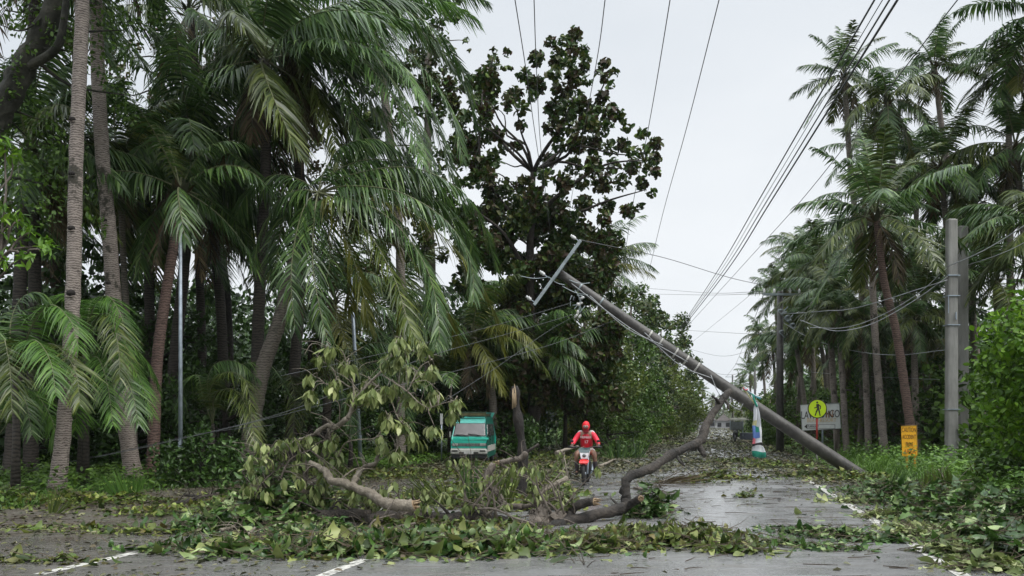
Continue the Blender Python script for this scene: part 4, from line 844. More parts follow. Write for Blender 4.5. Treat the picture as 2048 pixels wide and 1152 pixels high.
# tangle of dead-end clamps and rack under the pole top
mb = MB(); rs = random.Random(9)
for k in range(16):
    x = rs.uniform(1138, 1172); y = rs.uniform(592, 632); p = at(x, y, 24.0+rs.uniform(-.25, .1))-O; d = arr(rs.uniform(-1, .3), rs.uniform(-.2, .2), rs.uniform(-.6, .4))
    if k % 3 == 0: insulator(mb, p, d, .8, 0)
    else: mb.tube(smooth([p, p+d*.1+arr(0, 0, .05), p+d*.25]), .013, 5, 1)
mb.tube(smooth([at(1150, 580, 24.1)-O, at(1160, 600, 24)-O, at(1158, 625, 24)-O, at(1170, 612, 24)-O]), .016, 5, 1)
mb.build('wire_rack', [M['porcelain'], M['xarm']], t)
mb = MB()
for f0, f1, s in ((.96, .58, .05), (.9, .66, .12), (.72, .50, .15)):
    a = on_pole(f0); b = on_pole(f1); mb.tube([np.array(p)-O for p in smooth([a+arr(0, -.2, -.1), (a+b)/2+arr(0, -.22, -.2-s), b+arr(0, -.24, -.12)], 8)], .012, 5)
a = on_pole(.505)+arr(0, -.24, -.05); mb.tube([np.array(p)-O for p in smooth([a, a+arr(.25, 0, -.55), a+arr(.75, .0, -.95), a+arr(.9, 0, -.8)], 6)], .012, 5)
mb.build('loose_cable', M['wire_pale'], t)

def vpole(label, px, topy, Y, r0, r1, mat, arm=None, group=None, name='utility_pole', cat='utility pole', lean_px=0, n=12, footpx=None, ins=True, square=None):
    O = at(px, 900, Y)*[1, 1, 0]; t = thing(name, label, cat, O, 0, group); tp = at(px+lean_px, topy, Y)-O
    mb = MB()
    if square: mb.box((tp[0]/2, 0, tp[2]/2-.1), (square, square*.8, tp[2]+.2), 0, None, .88)
    else: mb.tube([(0, 0, -.1), (tp[0]*.5, 0, tp[2]*.5), tuple(tp)], [r0, (r0+r1)/2, r1], n)
    mb.build('shaft', M[mat], t, bevel=.07 if square else 0)
    if arm:
        for (x0, x1, y) in arm:
            a = at(x0, y, Y)-O+arr(0, -r1-.06, 0); b = at(x1, y, Y)-O+arr(0, -r1-.06, 0); mb = MB(); mb.box((a+b)/2, (abs(b[0]-a[0]), .10, .11)); mb.build('crossarm', M['xarm'], t)
            if ins:
                for f in (.03, .30, .72, .97):
                    mb = MB(); insulator(mb, a+(b-a)*f+arr(0, 0, .05), (0, 0, 1), 1.5); mb.build('insulator', M['porcelain'], t)
    return t, O
t, O = vpole('front one of the two concrete poles standing together on the right verge', 1903, 438, 29.4, .2, .17, 'concrete', square=.39, group='twin concrete poles', name='concrete_pole', cat='concrete pole')
mb = MB()
for z in (2.0, 4.9, 5.9, 6.6): mb.box((0, 0, z), (.43, .36, .03))
mb.box((-.2, -.19, 5.6), (.02, .02, .6)); mb.box((.05, -.2, 5.2), (.03, .05, .25)); mb.build('clamp_band', M['steel'], t)
vpole('rear one of the two concrete poles, slightly shorter, on the right verge', 1925, 452, 32.5, .2, .17, 'concrete', square=.40, group='twin concrete poles', name='concrete_pole', cat='concrete pole')
t, OP = vpole('standing utility pole with one long crossarm on the right, before the palms', 1560, 583, 44, .21, .15, 'pole_wet', arm=[(1524, 1598, 590)])
mb = MB()
for k in range(9):
    p = at(1556+k*6 % 34, 622+(k*7) % 44, 43.7)-OP; mb.tube([p, p+arr(.3, 0, .35 if k % 2 else -.3)], .03, 5); insulator(mb, p, (1, 0, .3), 1.5)
mb.build('wire_rack', M['xarm'], t)
vpole('small far utility pole with a crossarm reaching left over the road', 1510, 725, 140, .2, .16, 'pole_wet', arm=[(1470, 1512, 728)], ins=False)
vpole('farthest tiny utility pole near the end of the road', 1465, 750, 205, .22, .18, 'pole_wet', arm=[(1450, 1480, 754), (1456, 1474, 766)], ins=False)
for lb, px, ty, Y, r, ln in (('straight grey steel lamp pole beside the ivy covered palm at the left', 361, 440, 21.8, .055, 0), ('slightly tilted pale steel lamp pole left of the van', 722, 555, 30.5, .075, -20), ('thin steel post beside the small board on the left roadside', 1093, 788, 54, .05, 0)):
    t, O = vpole(lb, px, ty, Y, r, r*.75, 'steel', name='lamp_pole', cat='lamp pole', lean_px=ln, group=None)
    mb = MB(); mb.box((0, 0, .02), (.34, .34, .05)); mb.build('base_plate', M['steel'], t); mb = MB(); mb.box((0, -r-.01, 1.0), (.07, .03, .22)); mb.build('access_cover', M['steel'], t)

def wire(label, pts, r, group, mat='wire', sag=0, name='power_line', cat='power line'):
    P = [at(*p) if len(p) == 3 else np.array(p) for p in pts]
    if len(P) == 2:
        P = [P[0]+(P[1]-P[0])*s+arr(0, 0, -sag*4*s*(1-s)) for s in np.linspace(0, 1, 22)]
    else: P = smooth(P, 8)
    O = np.array(P[0]); mb = MB(); mb.tube([p-O for p in P], r, 5)
    o = mb.build(name, M[mat], None, loc=O); return tag(o, label, cat, group)
g1 = 'thick bundle of lines from the top right'
for k, (x0, x1, r, lb) in enumerate([(1749, 1361, .017, 'leftmost dark line of the thick bundle crossing the sky'), (1765, 1362, .008, 'thinnest line inside the thick bundle crossing the sky'), (1779, 1363, .016, 'third line from the left in the thick bundle'), (1795, 1366, .022, 'heaviest and rightmost line of the thick bundle')]):
    xm = 1518+k*8.5; wire(lb, [(x0+(x0-xm)*.62, -250, 10.5), (x0, 0, 13.5), (xm, 400, 26), ((xm+x1)/2-3+k, 540, 40), (x1, 655, 62)], r, g1)
wire('single dark line to the right of the thick bundle, passing before the palms', [(2090, -200, 11), (1915, 0, 14), (1620, 380, 26), (1500, 515, 38), (1366, 662, 62)], .011, g1)
wire('thin line crossing low from the utility pole crossarm to the left treeline', [(1860, 200, 40), (1620, 460, 48), (1535, 560, 62), (1365, 700, 110)], .012, None)
g2 = 'thin lines rising steeply out of the left treeline'
for a in [('leftmost of the steep thin lines above the dark broadleaf tree', [(1005, -160, 13), (1030, 0, 15), (1052, 140, 18), (1075, 300, 24), (1100, 460, 34)]), ('second of the steep thin lines above the dark broadleaf tree', [(1062, -160, 13), (1068, 0, 15), (1073, 140, 18), (1082, 300, 25), (1100, 460, 35)]),
          ('steep thin line entering the right half of the dark broadleaf tree', [(1228, -160, 13), (1210, 0, 15), (1192, 130, 19), (1160, 300, 30), (1130, 470, 45)]), ('steep thin line skirting the right edge of the dark broadleaf tree', [(1362, -160, 13), (1340, 0, 15), (1296, 260, 22), (1262, 430, 32), (1238, 590, 48)]),
          ('rightmost of the steep thin lines, alone in the open sky', [(1478, -160, 13), (1438, 0, 15), (1372, 260, 22), (1325, 430, 32), (1294, 560, 48)])]:
    wire(a[0], a[1], .0095, g2)
g3 = 'sagging lines near the standing utility pole'
for a in [('long line from the fallen crossarm over to the standing utility pole', [(1150, 478, 24), (1330, 516, 38), (1470, 558, 42), (1598, 583, 44)], .014), ('upper nearly level line reaching the crossarm of the standing utility pole', [(1300, 577, 90), (1420, 586, 75), (1526, 583, 44)], .014),
          ('lower nearly level line reaching the crossarm of the standing utility pole', [(1300, 588, 90), (1420, 590, 75), (1528, 587, 44)], .014), ('double cable leaving the standing utility pole to the right', [(1562, 627, 44), (1600, 626, 40), (1650, 622, 36), (1720, 614, 31), (1895, 560, 29)], .016),
          ('cable dropping right from the standing utility pole behind the trunks', [(1566, 645, 44), (1620, 676, 40), (1700, 700, 36), (1790, 710, 32), (1890, 700, 29.5)], .012),
          ('shallow line across the gap under the thick bundle', [(1365, 660, 110), (1430, 664, 90), (1520, 668, 70), (1560, 655, 44)], .016), ('sagging line in the gap over the far road end', [(1368, 695, 130), (1440, 712, 100), (1500, 700, 90), (1560, 660, 44)], .016),
          ('lowest sagging line over the far road end', [(1375, 720, 130), (1440, 748, 100), (1500, 740, 90), (1558, 690, 44)], .016), ('thin line running from the far crossarm to the nearer pole', [(1472, 728, 140), (1500, 660, 100), (1526, 592, 44)], .02),
          ('line hanging from the far crossarm to the farthest pole', [(1452, 754, 205), (1460, 744, 180), (1472, 728, 140)], .025)]:
    wire(a[0], a[1], a[2], g3, 'wire_pale' if 'cable' in a[0] else 'wire')
g4 = 'pale service cables by the concrete poles'
for a in [('upper pale cable from the concrete poles to the right edge', [(1892, 534, 29.1), (1960, 505, 25), (2048, 452, 19), (2140, 380, 14)], .016), ('lower pale cable from the concrete poles to the right edge', [(1935, 530, 32), (1990, 512, 26), (2048, 486, 20), (2140, 430, 15)], .011),
          ('thick pale cable sagging between the palms and the concrete poles', [(1600, 640, 31), (1650, 658, 31), (1690, 661, 30.5), (1750, 645, 30), (1830, 600, 29.5), (1895, 553, 29.1)], .015), ('thin pale cable just above the thick sagging one', [(1620, 655, 31), (1690, 655, 30.5), (1760, 632, 30), (1835, 588, 29.5), (1893, 536, 29.1)], .012),
          ('low thin cable through the shrubs behind the concrete poles', [(1600, 742, 52), (1720, 752, 40), (1900, 760, 32), (2060, 770, 26)], .009)]:
    wire(a[0], a[1], a[2], g4, 'wire_pale')
g5 = 'torn lines hanging from the fallen pole to the left'
for a in [('topmost torn line running left from the fallen pole head', [(1142, 606, 24), (1000, 648, 23), (860, 684, 22), (700, 722, 21), (560, 752, 20)]), ('second torn line running left from the fallen pole head', [(1150, 628, 24), (1000, 672, 23), (860, 712, 21), (700, 775, 19.5), (545, 832, 18.5), (330, 885, 18), (190, 915, 18)]),
          ('third torn line, passing left behind the wilted leaves', [(1230, 640, 24.4), (1100, 690, 23), (900, 745, 21.5), (720, 790, 20), (545, 835, 19.5), (390, 872, 19.2)]), ('steep torn line dropping towards the van roof', [(1200, 608, 24.4), (1108, 655, 24), (1000, 730, 23), (905, 792, 22), (860, 820, 21.5)]),
          ('low slack wire along the grass by the lamp pole', [(545, 850, 20), (400, 868, 20.5), (230, 905, 21), (60, 940, 21)])]:
    wire(a[0], a[1], .0065, g5, 'wire_torn', name='torn_power_line')

# ------------------------------------------------------------------ signs
def text(s, size, mat, parent, loc, ext=.004, sx=1.0, name='lettering', align='CENTER', sub=None):
    cu = bpy.data.curves.new('t', 'FONT'); cu.body = s; cu.size = size; cu.align_x = align; cu.align_y = 'CENTER'; cu.extrude = ext
    o = bpy.data.objects.new('t', cu); col.objects.link(o); bpy.context.view_layer.update()
    me = bpy.data.meshes.new_from_object(o.evaluated_get(bpy.context.evaluated_depsgraph_get())); bpy.data.objects.remove(o)
    me.materials.clear(); me.materials.append(mat); q = link(name, me, parent, loc); q.rotation_euler = (RAD(90), 0, 0); q.scale = (sx, 1, 1); return q
m_yg = flat('sign_yellow_green', (.55, .75, .01), .35, var=.06); m_red = flat('post_red', (.42, .04, .03), .5); m_white = flat('sign_white', (.52, .54, .52), .5, var=.12, scale=4)
m_ink = flat('sign_ink', (.03, .025, .02), .5); m_brown = flat('sign_brown', (.28, .13, .05), .5, var=.4); m_tan = flat('sign_tan', (.50, .38, .20), .5); m_amb = flat('sign_amber', (.72, .36, .012), .5, var=.15, scale=9); m_amb2 = flat('sign_amber_ink', (.13, .055, .01), .6); m_or = flat('sign_orange_ink', (.32, .09, .015), .6)
c = at(1634, 817.5, 33); O = c*[1, 1, 0]; t = thing('pedestrian_sign', 'round yellow green pedestrian crossing sign on a red post', 'road sign', O); z = c[2]; R_ = .375
mb = MB(); mb.tube([(0, .01, -.1), (0, .01, .8)], .035, 10, 0); mb.tube([(0, .01, .8), (0, .01, z-.2)], .0352, 10, 1); mb.build('post', [flat('post_white', (.5, .48, .45)), m_red], t)
mb = MB(); mb.tube([(0, -.03, z), (0, -.045, z)], R_, 40, 0); mb.build('sign_border', m_ink, t)
mb = MB(); mb.tube([(0, -.046, z), (0, -.05, z)], R_*.90, 40, 0); mb.build('sign_plate', m_yg, t)
mb = MB(); fy = -.056
def cap(a, b, w): # flat bar of the walking figure
    a = np.array(a)*R_/19; b = np.array(b)*R_/19; d = (b-a)/np.linalg.norm(b-a); n_ = np.array([-d[1], d[0]])*w*R_/19/2; e = d*w*R_/38
    P4 = [a-e*.5-n_, b+e*.5-n_, b+e*.5+n_, a-e*.5+n_]; return [(p[0], z+p[1]) for p in P4]
for k, (a, b, w) in enumerate([((-.5, 8), (1.5, 1), 4.6), ((1.2, 8.5), (1.6, 0), 3.6), ((-.5, 7.5), (-1.8, 2.4), 2.0), ((-1.8, 2.6), (-6.2, 1.4), 1.8), ((1.5, 7.5), (6, 4.8), 2.2), ((6, 5), (5.6, -.5), 1.8), ((.6, 0), (-2.2, -6), 3), ((-2.2, -6), (-4.6, -13), 2.3), ((2, 0), (3.6, -6.5), 3), ((3.6, -6.5), (5, -13.5), 2.2)]):
    poly = cap(a, b, w); mb.v += [(p[0], fy-.0005*k, p[1]) for p in poly]; n_ = len(mb.v); mb.f.append((n_-4, n_-3, n_-2, n_-1)); mb.m.append(0); mb.sm.append(False)
mb.tube([(-.6*R_/19, fy, z+12.3*R_/19), (-.6*R_/19, fy-.002, z+12.3*R_/19)], 2.0*R_/19, 16, 0)
mb.build('walking_figure', m_ink, t)
YS = 36.5; c = at(1641, 835, YS); O = c*[1, 1, 0]; t = thing('resort_sign', 'white painted resort sign board with brown letters and arrow behind the pedestrian sign', 'sign', O)
q = [at(1601, 810, YS), at(1678, 806, YS), at(1682, 857, YS), at(1604, 861, YS)]; q = [p-O for p in q]
me_v = [tuple(p+arr(0, 0, 0)) for p in q]+[tuple(p+arr(0, .05, 0)) for p in q]; mb = MB(); mb.add(me_v, [(3, 2, 1, 0), (4, 5, 6, 7), (0, 1, 5, 4), (1, 2, 6, 5), (2, 3, 7, 6), (3, 0, 4, 7)]); mb.build('board', m_white, t)
mb = MB()
for i in range(4): mb.tube([q[i]+arr(0, -.005, 0), q[(i+1) % 4]+arr(0, -.005, 0)], .015, 6)
mb.build('board_frame', flat('frame_grey', (.22, .24, .22)), t)
px = YS/F
def sx_(x, y): p = at(x, y, YS)-O; return (p[0], -.012, p[2])
text('LAVI', .46, m_ink, t, sx_(1615, 831), sx=.62); text('DOM', .44, m_ink, t, sx_(1645, 829), sx=.62); text('IN', .44, m_brown, t, sx_(1659, 829), sx=.75); text('GO', .46, m_ink, t, sx_(1669, 828), sx=.62)
text('BEACH', .24, m_tan, t, sx_(1628, 841), sx=.82); text('RESORT', .24, m_tan, t, sx_(1656, 840.5), sx=.82)
text('TURN', .13, m_ink, t, sx_(1621, 853), sx=.8); text('LEFT', .13, m_ink, t, sx_(1633, 853), sx=.8)
a = sx_(1608.5, 853); mb = MB(); mb.add([(a[0], a[1], a[2]), (a[0]+.12, a[1], a[2]+.10), (a[0]+.12, a[1], a[2]-.10)], [(0, 2, 1)])
for x0, x1, z0, z1 in ((a[0]+.12, a[0]+1.32, .075, .09), (a[0]+.12, a[0]+1.32, -.09, -.075), (a[0]+1.30, a[0]+1.32, -.075, .075)): mb.add([(x0, a[1], a[2]+z0), (x1, a[1], a[2]+z0), (x1, a[1], a[2]+z1), (x0, a[1], a[2]+z1)], [(0, 1, 2, 3)])
mb.build('arrow', m_ink, t)
for x, mt in ((1646.5, 'steel'), (1674, 'bark_mid'), (1608, 'bark_mid')):
    mb = MB(); p = at(x, 850, YS)-O; mb.tube([(p[0], .09, -.1), (p[0], .09, 2.3 if x != 1646.5 else 2.5)], .04 if x == 1646.5 else .06, 8); mb.build('post', M[mt], t)
c = at(1818, 882, 25.6); O = c*[1, 1, 0]; t = thing('warning_sign', 'upright amber yellow warning board with four dark words on two legs', 'road sign', O); z = c[2]
rot = Matrix.Rotation(RAD(-2), 3, 'Y')
mb = MB(); mb.box((0, 0, z), (.44, .03, .90), 0, rot); mb.build('board', m_amb, t)
mb = MB(); mb.box((.0, .0, z+.455), (.46, .05, .02), 0, rot); mb.box((.235, .01, z), (.02, .06, .92), 0, rot); mb.build('board_frame', flat('frame_amber', (.35, .2, .03)), t)
for x in (-.05, .19):
    mb = MB(); mb.box((x, .03, z/2-.1), (.055, .045, z-.1)); mb.build('leg', flat('leg_amber', (.5, .28, .03), var=.4, scale=12), t)
for s, dz, sz, mt, sx in (('CAUTION', .33, .19, m_amb2, .50), ('ACCIDENT', .12, .18, m_amb2, .46), ('PRONE', -.10, .18, m_amb2, .38), ('AREA', -.32, .19, m_or, .80)):
    text(s, sz, mt, t, (-dz*.035, -.02, z+dz), .002, sx)
# small dark board on two thin posts, left side
c = at(1098, 832, 50); O = c*[1, 1, 0]; t = thing('notice_board', 'small weathered board with rails on two thin pale posts at the left roadside', 'sign', O); z = c[2]
for dz in (-.16, 0, .16):
    mb = MB(); mb.box((0, 0, z+dz), (.92, .04, .10)); mb.build('rail', flat('rail_grey', (.12, .14, .14)), t)
for x in (-.42, .40):
    mb = MB(); mb.tube([(x+.06*(x > 0), .04, -.1), (x, .04, z+.22)], .035, 7); mb.build('post', flat('post_olive', (.22, .22, .12)), t)
# white number plate board on a tree by the van and the red post
c = at(883, 838, 33); O = c*[1, 1, 0]; t = thing('marker_post', 'short white marker plate on a post just left of the van', 'sign', O)
mb = MB(); mb.box((0, 0, c[2]), (.10, .02, .42)); mb.build('plate', m_white, t); mb = MB(); mb.tube([(0, .03, -.1), (0, .03, c[2]+.1)], .03, 7); mb.build('post', M['steel'], t)

# torn banner hanging from the fallen pole
f = (1487-1718)/(1118-1718); pb = b0+ax*L*f; O = pb+arr(0, -.27, -.05)
t = thing('torn_banner', 'torn printed banner dangling from the fallen pole by stretched ribbons', 'banner', O)
cols = {'w': flat('banner_white', (.62, .64, .66), .45, var=.05), 'g': flat('banner_green', (.02, .25, .17), .45), 'b': flat('banner_blue', (.10, .18, .42), .45), 'y': flat('banner_yellow', (.5, .47, .25), .45), 'r': flat('banner_red', (.50, .12, .15), .45), 'k': M['black'], 'c': flat('banner_cyan', (.10, .38, .45), .45)}
keys = list(cols); mats = [cols[k] for k in keys]
rows = [(808, 1484, 1489, 'g'), (818, 1482.5, 1491.5, 'w'), (830, 1482.5, 1493, 'w'), (842, 1482, 1495, 'w'), (852, 1480, 1496, 'yw'), (862, 1479.5, 1497, 'bgw'), (874, 1480, 1498, 'bbw'), (884, 1479, 1499, 'rww'), (889, 1479, 1500, 'k'), (891, 1479, 1502, 'ww'), (900, 1479, 1505, 'wwww'), (911, 1481, 1505, 'g')]
nx = 8; V = []; Fc = []; Mi = []
for i, (y, x0, x1, s) in enumerate(rows):
    for j in range(nx+1):
        u = j/nx; p = at(x0+(x1-x0)*u, y+1.5*sin(u*5+i), 25.0)-O; V.append((p[0], .05*sin(u*9+i*.7)+.02*sin(i*2.1), p[2]))
for i in range(len(rows)-1):
    s = rows[i+1][3] if i < len(rows)-2 else 'g'
    for j in range(nx): a = i*(nx+1)+j; Fc.append((a, a+1, a+nx+2, a+nx+1)); Mi.append(keys.index(s[min(len(s)-1, int(j/nx*len(s)))]))
me = bpy.data.meshes.new('banner_sheet'); me.from_pydata(V, [], Fc)
for m_ in mats: me.materials.append(m_)
for p, k in zip(me.polygons, Mi): p.material_index = k; p.use_smooth = True
o = link('banner_sheet', me, t); so_ = o.modifiers.new('thick', 'SOLIDIFY'); so_.thickness = .004
for k, (x0, y0, x1, y1, w, kk) in enumerate([(1464, 779, 1487, 812, .05, 'y'), (1466, 780, 1495, 800, .05, 'c'), (1470, 783, 1498, 798, .03, 'w'), (1480, 790, 1488, 815, .07, 'g'), (1462, 779, 1470, 783, .06, 'r')]):
    a = at(x0, y0, 24.9)-O; b = at(x1, y1, 25.0)-O; a[1] = -.04-.01*k; b[1] = -.01*k
    mb = MB(); mb.tube(smooth([a, (a+b)/2+arr(0, 0, -.03), b], 5), list(np.linspace(w*.3, w*.5, 11)), 4); mb.build('ribbon', cols[kk], t)

# ------------------------------------------------------------------ green van
g = ground(938, 931); O = g; t = thing('minivan', 'small green and white minivan parked with its rear hatch raised', 'van', O, -RAD(4))
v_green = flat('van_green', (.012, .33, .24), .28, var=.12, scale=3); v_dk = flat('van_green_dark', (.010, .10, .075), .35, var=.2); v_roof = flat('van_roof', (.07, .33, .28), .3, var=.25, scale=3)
v_white = flat('van_white', (.42, .42, .38), .45, var=.25); v_grey = flat('van_band', (.10, .11, .10), .5, var=.5, scale=14); v_glass = flat('van_glass', (.08, .09, .09), .06, var=.1, spec=.9); v_black = M['black']
def wz(z): return .655 if z < .95 else .655-(z-.95)*.125
prof = [(.05, .32), (.0, .40), (.0, .62), (.015, .82), (.05, .97), (.12, 1.03), (.50, 1.56), (.68, 1.66), (1.0, 1.715), (2.9, 1.73), (3.12, 1.64), (3.2, 1.0), (3.2, .34)]
V = []; Fc = []; Mi = []
for y, z_ in prof: V += [(-wz(z_), y, z_), (wz(z_), y, z_)]
n_ = len(prof)
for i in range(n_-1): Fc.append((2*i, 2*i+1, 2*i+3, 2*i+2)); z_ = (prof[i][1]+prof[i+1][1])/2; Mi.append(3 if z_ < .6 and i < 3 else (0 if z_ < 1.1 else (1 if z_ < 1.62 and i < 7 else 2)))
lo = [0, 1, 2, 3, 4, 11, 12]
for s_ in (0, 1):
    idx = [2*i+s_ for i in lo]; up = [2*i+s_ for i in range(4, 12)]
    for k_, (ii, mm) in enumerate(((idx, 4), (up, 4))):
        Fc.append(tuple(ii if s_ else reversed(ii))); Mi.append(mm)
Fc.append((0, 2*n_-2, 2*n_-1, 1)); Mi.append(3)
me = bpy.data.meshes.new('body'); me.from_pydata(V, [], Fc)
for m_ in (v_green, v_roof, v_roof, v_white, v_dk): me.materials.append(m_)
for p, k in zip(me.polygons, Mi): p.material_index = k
o = link('body', me, t); bv = o.modifiers.new('bevel', 'BEVEL'); bv.width = .055; bv.segments = 3; bv.limit_method = 'ANGLE'; bv.angle_limit = RAD(25)
def panel(name, quad, mat, parent=t, off=(0, 0, 0), m=0, th=.012, bevel=.02):
    mb = MB(); q = [np.array(p, float) for p in quad]; nn = nrm(np.cross(q[1]-q[0], q[3]-q[0])); q = [p+nn*th*.6 for p in q]
    mb.add(q+[p-nn*th for p in q], [(0, 1, 2, 3), (7, 6, 5, 4), (1, 0, 4, 5), (2, 1, 5, 6), (3, 2, 6, 7), (0, 3, 7, 4)]); return mb.build(name, mat, parent, bevel=bevel if bevel < .9 else 0)
def fr(x, f, o=0.0): # point on windscreen plane
    return (x*(1-.06*f), .12+.38*f-o, 1.03+.53*f+o*.7)
panel('windscreen_seal', [fr(-.60, .03), fr(.60, .03), fr(.58, .93), fr(-.58, .93)], v_black, th=.012)
ws = panel('windscreen', [fr(-.565, .07, .012), fr(.565, .07, .012), fr(.545, .88, .012), fr(-.545, .88, .012)], flat('windscreen_glass', (.20, .19, .19), .12, var=.15, scale=3, spec=1), th=.012)
for a_, b_ in (((-.50, .10), (-.02, .03)), ((-.05, .16), (.45, .02))):
    mb = MB(); p, q = np.array(fr(a_[0], a_[1], .03)), np.array(fr(b_[0], b_[1], .03)); mb.tube([p, (p+q)/2+arr(0, -.01, .02), q], .014, 6); mb.build('wiper', v_black, t)
panel('front_band', [(-.645, -.004, .70), (.645, -.004, .70), (.64, .004, .80), (-.64, .004, .80)], v_grey)
for x in (-.50, .50):
    mb = MB(); mb.box((x, -.012, .75), (.20, .03, .085)); h_ = mb.build('headlight', flat('lens', (.35, .35, .33), .1), t, bevel=.01)
mb = MB(); mb.box((0, -.04, .50), (1.34, .10, .17)); mb.build('bumper', v_white, t, bevel=.03)
mb = MB(); mb.box((-.5, -.095, .53), (.20, .012, .05)); mb.box((.5, -.095, .53), (.20, .012, .05)); mb.box((0, -.095, .46), (.7, .012, .05)); mb.build('bumper_slots', v_black, t)
mb = MB(); mb.box((0, .1, .33), (1.2, .3, .14)); mb.build('underside', v_black, t)
mb = MB(); mb.box((0, -.105, .47), (.34, .012, .11)); mb.build('number_plate', flat('plate', (.5, .5, .48), .5), t)
for s_ in (-1, 1):
    for y in (1.08, 2.05): mb = MB(); mb.box((s_*.656, y, .80), (.012, .014, .52)); mb.build('door_seam', v_black, t)
    mb = MB(); mb.box((s_*.664, 1.2, .92), (.02, .12, .03)); mb.build('door_handle', v_black, t)
for s_, x in ((-1, -.655), (1, .655)):
    for k_, (y0, y1, y2, y3) in enumerate(((.46, .58, 1.05, 1.05), (1.15, 1.15, 2.0, 2.0), (2.1, 2.1, 3.0, 2.92))):
        zb, zt = 1.06, 1.50
        quad = [(s_*(wz(zb)+.006), y0 if k_ else .30, zb), (s_*(wz(zb)+.006), y3 if k_ else 1.05, zb), (s_*(wz(zt)+.006), y2, zt), (s_*(wz(zt)+.006), y1, zt)]
        if s_ < 0: quad = [quad[1], quad[0], quad[3], quad[2]]
        panel('side_window', quad, v_glass)
    mb = MB(); mb.box((s_*.662, 1.7, .60), (.012, 3.0, .22)); mb.build('side_trim', v_white, t)
    mb = MB(); mb.box((s_*.73, .30, 1.12), (.05, .10, .20)); mb.tube([(s_*.64, .32, 1.05), (s_*.72, .32, 1.10)], .012, 6); mb.build('wing_mirror', v_white if s_ < 0 else v_black, t, bevel=.01)
    for y in (.62, 2.62):
        mb = MB(); mb.torus((s_*.58, y, .27), .20, .075, 'x'); mb.ell((s_*.60, y, .27), (.04, .17, .17), 1); mb.build('wheel', [M['rubber'], M['steel']], t)
mb = MB(); mb.add([(-.55, 2.95, 1.73), (.55, 2.95, 1.73), (.58, 3.75, 1.95), (-.58, 3.75, 1.95), (-.55, 2.95, 1.70), (.55, 2.95, 1.70), (.58, 3.76, 1.90), (-.58, 3.76, 1.90)], [(0, 1, 2, 3), (7, 6, 5, 4), (1, 0, 4, 5), (2, 1, 5, 6), (3, 2, 6, 7), (0, 3, 7, 4)])
mb.add([(-.45, 3.1, 1.78), (.45, 3.1, 1.78), (.47, 3.6, 1.915), (-.47, 3.6, 1.915)], [(0, 1, 2, 3)], 1)
mb.tube([(.50, 3.15, 1.4), (.52, 3.6, 1.86)], .012, 6, 1); mb.build('rear_hatch', [v_roof, v_black], t, bevel=.01)
mb = MB()
for y in (.9, 1.7, 2.5): mb.box((0, y, 1.80), (1.1, .04, .04)); mb.box((-.52, y, 1.76), (.04, .04, .10)); mb.box((.52, y, 1.76), (.04, .04, .10))
for x in (-.54, .54): mb.box((x, 1.7, 1.87), (.03, 1.8, .03))
mb.box((0, .84, 1.93), (1.14, .03, .03)); mb.build('roof_rack', flat('rack', (.05, .08, .05)), t)
mb = MB(); mb.box((.0, .86, 1.86), (1.08, .03, .11)); mb.box((0, 1.6, 1.84), (1.0, 1.5, .03)); mb.build('rack_boards', flat('rack_wood', (.13, .11, .05), .7, var=.4), t)
# ------------------------------------------------------------------ skinned figures
def skin(name, pts, edges, mats, parent=None, loc=(0, 0, 0), sub=1, root=0):
    me = bpy.data.meshes.new('s'); me.from_pydata([p[:3] for p in pts], edges, []); o = bpy.data.objects.new('s', me); col.objects.link(o)
    o.modifiers.new('skin', 'SKIN'); 
    for i, p in enumerate(pts):
        d = me.skin_vertices[0].data[i]; q = p[3]; d.radius = (q, q) if np.isscalar(q) else q; d.use_root = (i == root)
    if sub: s = o.modifiers.new('sub', 'SUBSURF'); s.levels = sub; s.render_levels = sub
    bpy.context.view_layer.update()
    m2 = bpy.data.meshes.new_from_object(o.evaluated_get(bpy.context.evaluated_depsgraph_get())); bpy.data.objects.remove(o)
    m2.materials.clear(); m2.materials.append(mats)
    for p in m2.polygons: p.use_smooth = True
    return m2
def chain(*idx): return [(idx[i], idx[i+1]) for i in range(len(idx)-1)]
m_skin = flat('skin', (.24, .13, .085), .5, var=.1); m_jersey = flat('jersey', (.45, .006, .02), .6, var=.15); m_sleeve = flat('sleeve', (.70, .02, .05), .6, var=.12)
m_hood = flat('hood', (.72, .01, .02), .6, var=.1); m_short = flat('shorts_white', (.60, .56, .56), .7); m_boot = flat('boot', (.02, .018, .018), .7); m_glove = flat('glove', (.02, .02, .02), .7); m_legging = flat('lower_leg', (.05, .04, .045), .7)
MC = ground(1172, 968); MCR = -ROAD_A+RAD(4)
